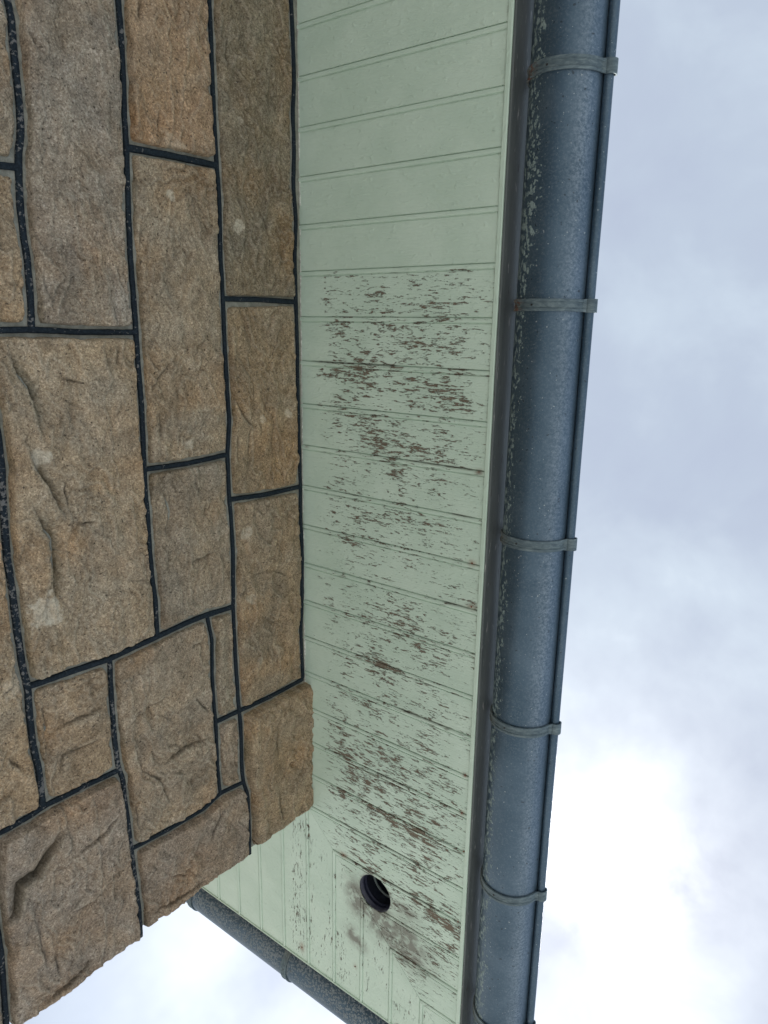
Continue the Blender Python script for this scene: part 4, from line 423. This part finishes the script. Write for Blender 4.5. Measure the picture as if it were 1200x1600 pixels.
# stones of the return face (x runs away from the corner)
def build_return(x0, x1, z0, z1):
    S = dict(poly=rect(x0, x1, z0, z1), face=0.03, col=(1, .88, .76)); o = build_stone('r%.2f%.2f' % (x0, z0), S, 0.015)
    me = o.data; co = np.zeros(len(me.vertices) * 3, np.float32); me.vertices.foreach_get('co', co); co = co.reshape(-1, 3)
    co2 = np.stack([-co[:, 1], co[:, 0], co[:, 2]], 1); me.vertices.foreach_set('co', co2.ravel()); me.flip_normals(); me.update()
rows = [0.03, -0.225, -0.535, -0.83]
while rows[-1] > -2.7: rows.append(rows[-1] - rn.uniform(0.2, 0.32))
rows[-1] = -2.845
for i in range(len(rows) - 1):
    x = 0.34 if i % 2 == 0 else 0.30
    if i == 0: x = 0.165
    if i == 2: x = 0.18
    while x < 3.6:
        l = rn.uniform(0.3, 0.6); build_return(x, x + l, rows[i + 1], rows[i]); x += l

# mortar body (a thin uneven skin in front of a solid block)
ys = np.arange(-2.3, 0.0205, 0.006); zs = np.arange(-1.05, 0.031, 0.006)
Y, Z = np.meshgrid(ys, zs, indexing='ij'); H = 0.0030 + 0.0016 * fbm(Y * 14, Z * 14, 3.0, 4) + 0.0006 * fbm(Y * 90, Z * 90, 8.0, 2)
V = np.stack([H.ravel(), Y.ravel(), Z.ravel() + SOFFIT], 1); ny, nz = Y.shape
I = np.arange(ny * nz).reshape(ny, nz)
Fq = np.stack([I[:-1, :-1].ravel(), I[1:, :-1].ravel(), I[1:, 1:].ravel(), I[:-1, 1:].ravel()], 1).tolist()
link('mortar', mesh('mortar', V, Fq), M['mortar'], wall, True)
v, f = [], []
box(v, f, -3.9, -0.006, -4.0, 0.018, -0.3, SOFFIT + 0.03)
link('mortar', mesh('mortar_core', v, f), M['mortar'], wall)

def ribbon(pts, width, worn, k):
    P = np.array(pts, float)
    seg = np.hypot(*(P[1:] - P[:-1]).T); s = np.r_[0, np.cumsum(seg)]
    n_ = max(4, int(s[-1] / 0.004)); t = np.linspace(0, s[-1], n_ + 1)
    y = np.interp(t, s, P[:, 0]); z = np.interp(t, s, P[:, 1])
    ker = np.ones(7) / 7
    if n_ > 12:
        ye = np.convolve(np.r_[[y[0]] * 3, y, [y[-1]] * 3], ker, 'valid'); ze = np.convolve(np.r_[[z[0]] * 3, z, [z[-1]] * 3], ker, 'valid'); ye[0], ze[0], ye[-1], ze[-1] = y[0], z[0], y[-1], z[-1]; y, z = ye, ze
    ty = np.gradient(y); tz = np.gradient(z); L = np.hypot(ty, tz) + 1e-12; ny_, nz_ = -tz / L, ty / L
    o1 = width / 2 * (1 + 0.20 * fbm(t * 30, t * 0 + k, 1.0, 3)) + 0.0004 * fbm(t * 160, t * 0 + k, 4.0, 2); o2 = width / 2 * (1 + 0.20 * fbm(t * 30, t * 0 + k, 9.0, 3)) + 0.0004 * fbm(t * 160, t * 0 + k, 14.0, 2)
    top = 0.0078 + 0.0001 * (k % 7) + 0.0006 * fbm(t * 25, t * 0 + k, 2.0, 3)
    V = []
    for (off, hh) in ((-o1 - 0.001, -0.002 + 0 * top), (-o1, top - 0.0012), (-o1 * 0.72, top), (0 * o1, top + 0.0003), (o2 * 0.72, top), (o2, top - 0.0012), (o2 + 0.001, -0.002 + 0 * top)):
        V.append(np.stack([hh, y + ny_ * off, z + nz_ * off + SOFFIT], 1))
    V = np.stack(V, 1); m_ = V.shape[1]; I = np.arange(len(t) * m_).reshape(len(t), m_)
    Fq = np.stack([I[:-1, :-1].ravel(), I[:-1, 1:].ravel(), I[1:, 1:].ravel(), I[1:, :-1].ravel()], 1).tolist()
    wv = {0: 0.01, 1: 0.06, 2: 0.125}[worn]
    w = wv + 0.06 * np.repeat(fbm(t * 5, t * 0 + k, 6.0, 2), m_)
    link('pointing_ribbon', mesh('pointing_ribbon', V.reshape(-1, 3), Fq, dict(worn=w)), M['ribbon'], wall, True)
for k, r in enumerate(DATA['ribs']): ribbon(r['p'], r['w'], r['worn'], k)
for k, (a, b) in enumerate((((-3.9, -0.01), (-2.05, -0.010)), ((-3.9, -0.22), (-1.99, -0.235)), ((-3.9, -0.43), (-1.91, -0.436)), ((-3.9, -0.62), (-1.82, -0.63)), ((-3.9, -0.95), (0.0, -0.95)))):
    ribbon([a, b], 0.0095, 1, 30 + k)
z_ = -0.95
for k, h_ in enumerate((0.22, 0.17, 0.25, 0.2, 0.3, 0.24, 0.26)):
    z_ -= h_; ribbon([(-3.9, z_), (0.0, z_)], 0.0095, 1, 40 + k)
for k, q in enumerate(extra):
    ribbon([q[1], q[2]], 0.0095, 0, 50 + k)

# ------------------------------------------------------------------ eaves: boarded soffit, edge strip, fascia
eaves = thing('eaves', 'pale green boarded soffit with peeling paint between the stone wall and the gutters', 'soffit', (0.25, -1.0, SOFFIT))
P = 0.1; WM = 0.511; WR = 0.542; HOLE = (0.249, 0.161, 0.0515)
def gsum(X, Y, L, p=1.0):
    s = np.zeros(X.shape)
    for (x, y, rx, ry, a) in L: s += a * np.exp(-(((X - x) / (rx * p)) ** 2 + ((Y - y) / (ry * p)) ** 2))
    return s
def wearmap(X, Y, main):
    if main:
        base = smooth(-1.41, -1.385, Y) * smooth(0.0, 0.12, X + 0.05 * fbm(X * 12, Y * 25, 31.0, 2)) * (1 - 0.25 * smooth(0.42, 0.49, X))
        base = base * (0.50 + 0.30 * fbm(X * 9, Y * 9, 4.0, 3)) + 0.10 * smooth(-0.6, 0.0, Y) - 0.13 * smooth(-0.1, 0.2, Y)
        base = base + 0.05 * smooth(-1.4, -1.35, Y) * smooth(-0.85, -1.05, Y) * smooth(0.05, 0.12, X) - 0.02 * smooth(-0.75, -0.5, Y)
        base = np.where(Y < -1.4, -0.12 + 0.25 * fbm(X * 12, Y * 12, 14.0, 2), base)
    else:
        base = 0.42 * smooth(-0.12, -0.02, X) * (0.7 + 0.8 * fbm(X * 9, Y * 6, 2.0, 3)) + 0.12 * np.exp(-((X + 0.035) / 0.03) ** 2)
    bl = 0.62 + 0.9 * fbm(X * 26, Y * 50, 12.0, 2)
    return np.clip(base + 0.46 * bl * np.clip(gsum(X, Y, DATA['wear'], 1.2), 0, 1.2), -0.6, 1.0)
prof_v = np.r_[0.0, 0.0006, 0.0014, 0.0020, 0.003, 0.0045, 0.006, 0.0075, 0.0090, 0.0100, 0.0108, 0.0116, 0.0124, 0.0134, np.arange(0.017, 0.0985, 0.0035), 0.0992, 0.1]
def prof(v_):
    z = np.zeros(len(v_))
    for i, q in enumerate(v_):
        if q <= 0.0006: z[i] = 0.0032
        elif q <= 0.0014: z[i] = 0.0020
        elif q < 0.0105: z[i] = 0.0008 - 0.0030 * math.sqrt(max(0, 1 - ((q - 0.0061) / 0.0047) ** 2))
        elif q < 0.0130: z[i] = 0.0017
        elif q > 0.0995: z[i] = 0.0010
    return z
PZ = prof(prof_v)
def board(k, main):
    a0 = k * P
    rb_ = random.Random(k * 3 + (0 if main else 1000)); dz = rb_.uniform(-0.0005, 0.0005)
    if main: u0, u1 = (-0.012, WM) if a0 < -0.001 else (a0 + 0.0, WM)
    else: u0, u1 = (-0.004, WR) if a0 < -0.05 else (a0 + 0.0, WR)
    n_ = max(6, int((u1 - u0) / 0.0045)); uu = np.linspace(0, 1, n_ + 1)
    V = []; nv = len(prof_v)
    U = np.zeros((n_ + 1, nv)); Vv = np.zeros((n_ + 1, nv))
    for j, q in enumerate(prof_v):
        st = u0
        if a0 > -0.001: st = a0 + q + (0.0004 if main else 0.0004)
        U[:, j] = st + (u1 - st) * uu; Vv[:, j] = a0 + q
    if main: X, Y = U, Vv
    else: X, Y = Vv, U
    Zb = PZ[None, :] + dz + 0.0007 * fbm(X * 7, Y * 24, 3.3, 3)
    W = wearmap(X, Y, main)
    seam = np.maximum(np.exp(-(prof_v / 0.0022) ** 2), 0.8 * np.exp(-((prof_v - 0.0114) / 0.0018) ** 2))[None, :]
    crease = smooth(-0.15, 0.5, fbm(U * 16, np.full_like(U, k * 3.7), 5.0 + main * 1.0, 3)) * (0.35 if (main and a0 < -1.45) else 1.0)
    dirt_splits = seam * crease * 0.42
    for (sy, xa, xb) in ((-0.4, 0.29, 0.47), (-1.0, 0.30, 0.50), (-1.2, 0.03, 0.30), (-0.9, 0.42, 0.5), (-0.7, 0.41, 0.5), (0.1, 0.14, 0.46), (0.0, 0.12, 0.40), (-0.2, 0.22, 0.36)):  # dark gaps of open splits, painted along these seams
        if main: dirt_splits = np.maximum(dirt_splits, 1.15 * np.exp(-((Y - sy - 0.0012) / 0.0022) ** 2) * smooth(xa, xa + 0.04, X) * smooth(xb, xb - 0.03, X) * (0.75 + 0.6 * fbm(X * 30, Y * 0 + sy * 9, 2.0, 2)))
    if main: dirt_splits = np.maximum(dirt_splits, 0.6 * np.exp(-((X - WM) / 0.003) ** 2) * smooth(0.0, 0.4, fbm(Y * 30, Y * 0, 2.0, 2)))
    pebble = W + 0.30 * seam * smooth(-0.1, 0.3, fbm(U * 10, np.full_like(U, k * 1.7), 2.0, 2)) * (0.4 if (main and a0 < -1.45) else 1)
    rust = np.clip(gsum(X, Y, DATA['rust'], 1.15) * 0.8, 0, 1); hd = np.sqrt((X - HOLE[0]) ** 2 + (Y - HOLE[1]) ** 2)
    soot = np.clip(gsum(X, Y, DATA['soot'], 1.45) * 1.4 + 0.8 * np.exp(-np.maximum(hd - HOLE[2], 0) / 0.006) * (0.7 + fbm(X * 40, Y * 40, 6.0, 2)), 0, 1)
    verts = np.stack([X.ravel(), Y.ravel(), (SOFFIT + Zb).ravel()], 1)
    I = np.arange((n_ + 1) * nv).reshape(n_ + 1, nv)
    Fq = np.stack([I[:-1, :-1].ravel(), I[:-1, 1:].ravel(), I[1:, 1:].ravel(), I[1:, :-1].ravel()], 1)
    if not main: Fq = Fq[:, ::-1]
    Fq = Fq.tolist()
    # back of the board 16 mm up, closed round the edges
    nb = len(verts); per = list(I[:, 0]) + list(I[-1, 1:]) + list(I[-2::-1, -1]) + list(I[0, -2:0:-1])
    back = verts[per].copy(); back[:, 2] = SOFFIT + 0.016
    verts = np.r_[verts, back]; m_ = len(per)
    for i in range(m_):
        j = (i + 1) % m_; q = (int(per[i]), nb + i, nb + j, int(per[j])); Fq.append(q if main else q[::-1])
    Fq.append(tuple(nb + i for i in range(m_)))
    ex = lambda A: np.r_[A.ravel(), np.zeros(m_)]
    at = dict(wear=ex(pebble), rust=ex(rust), soot=ex(soot), dirt_splits=ex(dirt_splits))
    hx, hy, hr = HOLE
    inner = (X - hx) ** 2 + (Y - hy) ** 2
    if inner.min() < hr * hr:      # cut the round vent hole: drop cells inside it, snap the rim vertices on to the circle
        dist = np.sqrt((verts[:, 0] - hx) ** 2 + (verts[:, 1] - hy) ** 2)
        Fq = [q for q in Fq if len(q) == 4 and sum(dist[i] < hr for i in q) < 4]
        used = set(i for q in Fq for i in q)
        for i in used:
            if dist[i] < hr and i < nb:
                s_ = hr / max(dist[i], 1e-6); verts[i, 0] = hx + (verts[i, 0] - hx) * s_; verts[i, 1] = hy + (verts[i, 1] - hy) * s_
    # local frame: the board runs along local X
    if main: loc = verts.copy(); o_ = np.array([0, a0, 0])
    else: loc = np.stack([verts[:, 1], -verts[:, 0], verts[:, 2]], 1)
    name = 'soffit_board'
    if main:
        me = mesh(name, loc, Fq, at); o = link(name, me, M['paint'], None, False)
        o.parent = eaves; o.matrix_parent_inverse = Matrix.Translation(-Vector(eaves.location))
    else:
        me = mesh(name, loc, Fq, at); o = link(name, me, M['paint'], None, False)
        o.parent = eaves; o.matrix_parent_inverse = Matrix.Translation(-Vector(eaves.location)); o.rotation_euler = (0, 0, math.pi / 2)
    return o
for k in range(-38, 5): board(k, True)
for k in range(-36, 5): board(k, False)
# closing triangle of the last boards at the outer corner
for (main, tri) in ((True, [(0.5, 0.5), (WM, 0.5), (WM, WM)]), (False, [(0.5, 0.5), (WM, WM), (WM, WR), (0.5, WR)])):
    v = [(x, y, SOFFIT) for x, y in tri] + [(x, y, SOFFIT + 0.016) for x, y in tri]; q = len(tri)
    f = [tuple(range(q)), tuple(range(q, 2 * q))[::-1]] + [(i, i + q, (i + 1) % q + q, (i + 1) % q) for i in range(q)]
    link('soffit_board', mesh('soffit_corner', v, f), M['paint'], eaves)

def strip_mesh(x0, x1, z0, z1, axis, a, b, step=0.02, wob=0.0006, ch=0.0015):
    """bar of rectangular section with chamfered lower edges and a slightly wavy run"""
    n_ = int((b - a) / step); t = np.linspace(a, b, n_ + 1)
    sec = [(x0, z1), (x0, z0 + ch), (x0 + ch, z0), (x1 - ch, z0), (x1, z0 + ch), (x1, z1)]
    V = []
    for (sx, sz) in sec:
        xx = sx + wob * fbm(t * 3, t * 0 + sx * 50, 1.0, 3); zz_ = sz + wob * fbm(t * 3, t * 0 + sz * 50, 5.0, 3) + SOFFIT
        V.append(np.stack([xx, t, zz_] if axis == 'y' else [t, xx, zz_], 1))
    V = np.stack(V, 1); m_ = len(sec); I = np.arange((n_ + 1) * m_).reshape(n_ + 1, m_); Fq = []
    for i in range(n_):
        for j in range(m_):
            k = (j + 1) % m_; q = (int(I[i, j]), int(I[i + 1, j]), int(I[i + 1, k]), int(I[i, k])); Fq.append(q if axis == 'x' else q[::-1])
    Fq.append(tuple(int(q) for q in I[0])); Fq.append(tuple(int(q) for q in I[-1][::-1]))
    return V.reshape(-1, 3), Fq
def paint_attrs(V, w=0.15, d=0.0): 
    n_ = len(V); return dict(wear=np.full(n_, w), dirt_splits=np.full(n_, d), rust=np.zeros(n_), soot=np.zeros(n_))
for axis, e, b in (('y', WM, WR + 0.018), ('x', WR, WM)):
    sw = 0.0105 if axis == 'y' else 0.005
    V, Fq = strip_mesh(e, e + sw, -0.0035, 0.02, axis, -3.8 if axis == 'y' else -3.6, b)
    loc = np.stack([V[:, 1], -V[:, 0], V[:, 2]], 1) if axis == 'y' else V
    o = link('edge_strip', mesh('edge_strip', loc, Fq, paint_attrs(V, 0.05)), M['paint'], eaves)
    if axis == 'y': o.rotation_euler = (0, 0, math.pi / 2)
    V, Fq = strip_mesh(e + sw + 0.0003, e + sw + 0.005, -0.001, 0.19, axis, -3.8 if axis == 'y' else -3.6, b + (0.0 if axis == 'y' else 0.018))
    link('fascia_board', mesh('fascia_board', V, Fq), M['fascia'], eaves)
# ragged line of caulk where boards meet the wall
t = np.arange(-3.8, 0.0, 0.004); wv = 0.0003 + 0.0034 * np.clip(fbm(t * 14, t * 0, 3.0, 4) + 0.02, 0, 1); cx = 0.0052 + 0.0012 * fbm(t * 5, t * 0, 9.0, 2)
cx = cx + 0.004 * 0
V = np.stack([np.stack([cx - 0.006, t, SOFFIT - wv * 0.2], 1), np.stack([cx, t, SOFFIT - wv], 1), np.stack([cx + wv, t, SOFFIT - wv * 0.4], 1), np.stack([cx + wv * 1.2, t, SOFFIT + 0.002 + 0 * t], 1)], 1)
I = np.arange(len(t) * 4).reshape(len(t), 4)
Fq = np.stack([I[:-1, :-1].ravel(), I[1:, :-1].ravel(), I[1:, 1:].ravel(), I[:-1, 1:].ravel()], 1)
keep = np.repeat((fbm(t[:-1] * 9, t[:-1] * 0, 21.0, 3) > -0.28), 3)
link('caulk', mesh('caulk', V.reshape(-1, 3), Fq[keep].tolist()), M['caulk'], eaves, True)
# rusty nail heads
v, f = [], []
def nail(x, y):
    bm = bmesh.new(); bmesh.ops.create_cone(bm, segments=12, radius1=0.0019, radius2=0.0014, depth=0.0016, cap_ends=True)
    me = bpy.data.meshes.new('nail'); bm.to_mesh(me); bm.free()
    o = link('nail', me, M['rustm'], eaves); o.location = (x, y, SOFFIT - 0.0008)
for (x, y, rx, ry, a) in DATA['rust']: nail(x, y)

# ------------------------------------------------------------------ vent
vx, vy, vr = HOLE
vent = thing('vent_hole', 'round dark vent opening with sooty edge cut through the soffit boards near the corner', 'vent', (vx, vy, SOFFIT))
def lathe(sec, cx, cy, n_=64):
    V = []; Fq = []; m_ = len(sec)
    for i in range(n_):
        a = 2 * math.pi * i / n_
        for (r, z) in sec: V.append((cx + r * math.cos(a), cy + r * math.sin(a), SOFFIT + z))
    for i in range(n_):
        for j in range(m_ - 1):
            a = i * m_ + j; b = ((i + 1) % n_) * m_ + j; Fq.append((a, b, b + 1, a + 1))
    return V, Fq
V, Fq = lathe([(vr + 0.0005, 0.0016), (vr - 0.0016, 0.0012), (vr - 0.0018, 0.012), (vr - 0.004, 0.0135), (vr - 0.0018, 0.015), (vr - 0.0018, 0.024), (vr - 0.004, 0.0255), (vr - 0.0018, 0.027), (vr - 0.0018, 0.22), (0.0005, 0.221)], vx, vy)
link('sleeve', mesh('sleeve', V, Fq), M['sleeve'], vent, True)
V, Fq = lathe([(vr - 0.002, 0.054), (vr - 0.0075, 0.052), (vr - 0.009, 0.0535), (vr - 0.009, 0.0565), (vr - 0.002, 0.058)], vx, vy)
link('inner_lip', mesh('inner_lip', V, Fq), M['lip'], vent, True)

# ------------------------------------------------------------------ gutters
GR, GX, GZ = 0.066, 0.606, 0.052
def gutter_section():
    pts = []
    for i in range(0, 41):
        a = math.pi + math.pi * i / 40; pts.append((GR * math.cos(a), GR * math.sin(a), a))
    # front bead rolled outward
    bc = (GR + 0.0075, 0.004); rb2 = 0.0088
    for i in range(0, 19):
        a = math.pi + 0.35 + 2 * math.pi * 0.93 * i / 18; pts.append((bc[0] + rb2 * math.cos(a), bc[1] + rb2 * math.sin(a), 7 + i))
    inner = []
    for i in range(0, 25):
        a = 2 * math.pi - math.pi * i / 24; inner.append(((GR - 0.0014) * math.cos(a), (GR - 0.0014) * math.sin(a) + 0.0008, 30))
    return pts + inner
SEC = gutter_section()
def make_gutter(name, label, axis, start, mat, brackets, mottle_all):
    """axis 'y': the long run; axis 'x': the run round the corner. both end on the mitre."""
    cx = GX if axis == 'y' else 0.620; other = 0.620 if axis == 'y' else GX
    root = thing(name, label, 'gutter', (cx, -1.0, SOFFIT + GZ) if axis == 'y' else (-1.0, cx, SOFFIT + GZ), )
    step = 0.02; n_ = int((other - start) / step); t = np.linspace(0, 1, n_ + 1)
    m_ = len(SEC); V = np.zeros((n_ + 1, m_, 3)); mot = np.zeros((n_ + 1, m_)); blo = np.zeros((n_ + 1, m_))
    for j, (ox, oz, a) in enumerate(SEC):
        end = other + ox
        L = start + (end - start) * t
        w = 0.0008 * fbm(L * 2.2, L * 0 + j * 0.02, 1.0, 3)
        V[:, j, 0 if axis == 'y' else 1] = cx + ox + w; V[:, j, 1 if axis == 'y' else 0] = L; V[:, j, 2] = SOFFIT + GZ + oz + w
        if a < 2 * math.pi + 0.01:
            deg = math.degrees(a) - 180      # 0 at the fascia side, 180 at the front
            if mottle_all: mot[:, j] = 1.02 * smooth(116, 86, deg) + 0.25 * fbm(L * 5, L * 0 + deg / 30, 3.0, 3)
            else: mot[:, j] = 0.95 * smooth(108, 64, deg + 14 * fbm(L * 2.5, L * 0, 5.0, 3) + 14 * smooth(-1.5, -1.0, L) * smooth(0.3, -0.3, L)) + 0.15 * fbm(L * 12, L * 0 + deg / 12, 3.0, 3)
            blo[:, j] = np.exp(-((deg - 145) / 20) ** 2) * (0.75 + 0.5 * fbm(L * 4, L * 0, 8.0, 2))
    V = V.reshape(-1, 3); I = np.arange((n_ + 1) * m_).reshape(n_ + 1, m_); J = np.roll(I, -1, 1)
    Fq = np.stack([I[:-1].ravel(), J[:-1].ravel(), J[1:].ravel(), I[1:].ravel()], 1)
    if axis == 'x': Fq = Fq[:, ::-1]
    tr = link('trough', mesh('trough', V, Fq.tolist(), dict(mottle=mot.ravel(), sheen_paint=blo.ravel())), mat, root, True)
    for (pos, rs) in brackets:
        RB = GR + 0.0022; path = []
        for i in range(0, 37):
            a = math.pi - 0.2 + (math.pi + 0.02) * i / 36
            path.append((RB * math.cos(a), RB * math.sin(a), a))
        bc = (GR + 0.0085, 0.004); rb2 = 0.0118
        for i in range(0, 12):
            a = -1.75 + 2.6 * i / 11; path.append((bc[0] + rb2 * math.cos(a), bc[1] + rb2 * math.sin(a), 8))
        path.append((GR + 0.006, 0.014, 9))
        Pn = np.array([(p_[0], p_[1]) for p_ in path]); T = np.gradient(Pn, axis=0); T /= np.linalg.norm(T, axis=1)[:, None]; Nn = np.stack([T[:, 1], -T[:, 0]], 1)
        wid = 0.0215; prs = [(-0.5, -0.0015), (-0.5, 0.0018), (-0.44, 0.0024), (-0.30, 0.0024), (-0.22, 0.0002), (-0.08, 0.0002), (0.08, 0.0012), (0.22, 0.0002), (0.30, 0.0024), (0.44, 0.0024), (0.5, 0.0018), (0.5, -0.0015)]
        V = []; rst = []; pat = []; k_ = len(prs)
        for i, (px_, pz_, a) in enumerate(path):
            flat = 1.0 if a < 7 else 0.0
            for (wv_, hv) in prs:
                h_ = hv if flat else (0.0010 if hv > 0 else hv)
                ww = wid * (1.0 if flat else 1.12)
                q = (px_ + Nn[i, 0] * h_, pz_ + Nn[i, 1] * h_)
                V.append((cx + q[0], pos + wv_ * ww, SOFFIT + GZ + q[1]) if axis == 'y' else (pos + wv_ * ww, cx + q[0], SOFFIT + GZ + q[1]))
                deg = math.degrees(a) - 180 if flat else 180
                rst.append(rs * math.exp(-((deg - 44) / 16) ** 2) if flat else 0); pat.append(max(0, 1 - max(0, deg - 20) / 45) if flat else 0)
        Fq = []
        for i in range(len(path) - 1):
            for j in range(k_):
                a = i * k_ + j; b = i * k_ + (j + 1) % k_; q = (a, b, b + k_, a + k_); Fq.append(q if axis == 'y' else q[::-1])
        Fq.append(tuple(range(k_))); Fq.append(tuple((len(path) - 1) * k_ + i for i in range(k_))[::-1])
        b_ = link('bracket', mesh('bracket', V, Fq, dict(rust=rst, patina=pat)), M['bracket'], root)
        b_.data.polygons.foreach_set('use_smooth', [False] * len(b_.data.polygons))
        # small dark disc standing in for the shaded screw hole
        bm = bmesh.new(); bmesh.ops.create_cone(bm, segments=10, radius1=0.0022, radius2=0.0020, depth=0.0008, cap_ends=True)
        me = bpy.data.meshes.new('screw_hole_disc'); bm.to_mesh(me); bm.free(); me.materials.append(M['dark'])
        r_ = bpy.data.objects.new('screw_hole_disc', me); COL.objects.link(r_); r_.parent = b_
        a = math.pi + math.radians(84); nrm = Vector((math.cos(a), 0, math.sin(a))) if axis == 'y' else Vector((0, math.cos(a), math.sin(a)))
        c = Vector((cx, pos, SOFFIT + GZ)) if axis == 'y' else Vector((pos, cx, SOFFIT + GZ))
        r_.location = c + nrm * (RB + 0.0008); r_.rotation_euler = nrm.to_track_quat('Z', 'Y').to_euler()
    return root
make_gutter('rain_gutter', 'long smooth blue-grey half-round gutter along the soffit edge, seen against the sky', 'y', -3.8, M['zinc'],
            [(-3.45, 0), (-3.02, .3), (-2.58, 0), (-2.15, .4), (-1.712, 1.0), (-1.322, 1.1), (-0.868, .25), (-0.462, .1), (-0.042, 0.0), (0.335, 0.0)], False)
make_gutter('rain_gutter', 'mottled grey lichen-speckled gutter emerging from behind the corner of the stone wall', 'x', -3.6, M['zinc2'],
            [(-3.2, 0), (-2.75, 0), (-2.3, 0), (-1.87, 0), (-1.42, 0), (-0.98, 0), (-0.535, 0), (-0.085, 0), (0.34, 0)], True)

# ------------------------------------------------------------------ roof above the eaves
roof = thing('roof', 'grey slate roof slope resting above the gutter and green soffit', 'roof', (-1.5, -2.0, SOFFIT + 0.2)); roof['kind'] = 'thing'
v, f = [], []
z0 = SOFFIT + 0.195; X1, Y1 = WM + 0.045, WR + 0.045; rx, rz = -3.9, z0 + 2.6
v = [(X1, -3.9, z0), (X1, Y1, z0), (rx, Y1, z0), (rx, -3.9, z0), (rx, -3.9, rz), (X1, -3.9, z0 + .012), (X1, Y1, z0 + .012), (rx, Y1, z0 + .012)]
f = [(0, 3, 2, 1), (0, 1, 6, 5), (1, 2, 7, 6), (5, 6, 4), (6, 7, 4), (0, 5, 4, 3), (2, 3, 4, 7)]
link('roof_slope', mesh('roof_slope', v, f), M['slate'], roof)

scene.render.engine = 'CYCLES'
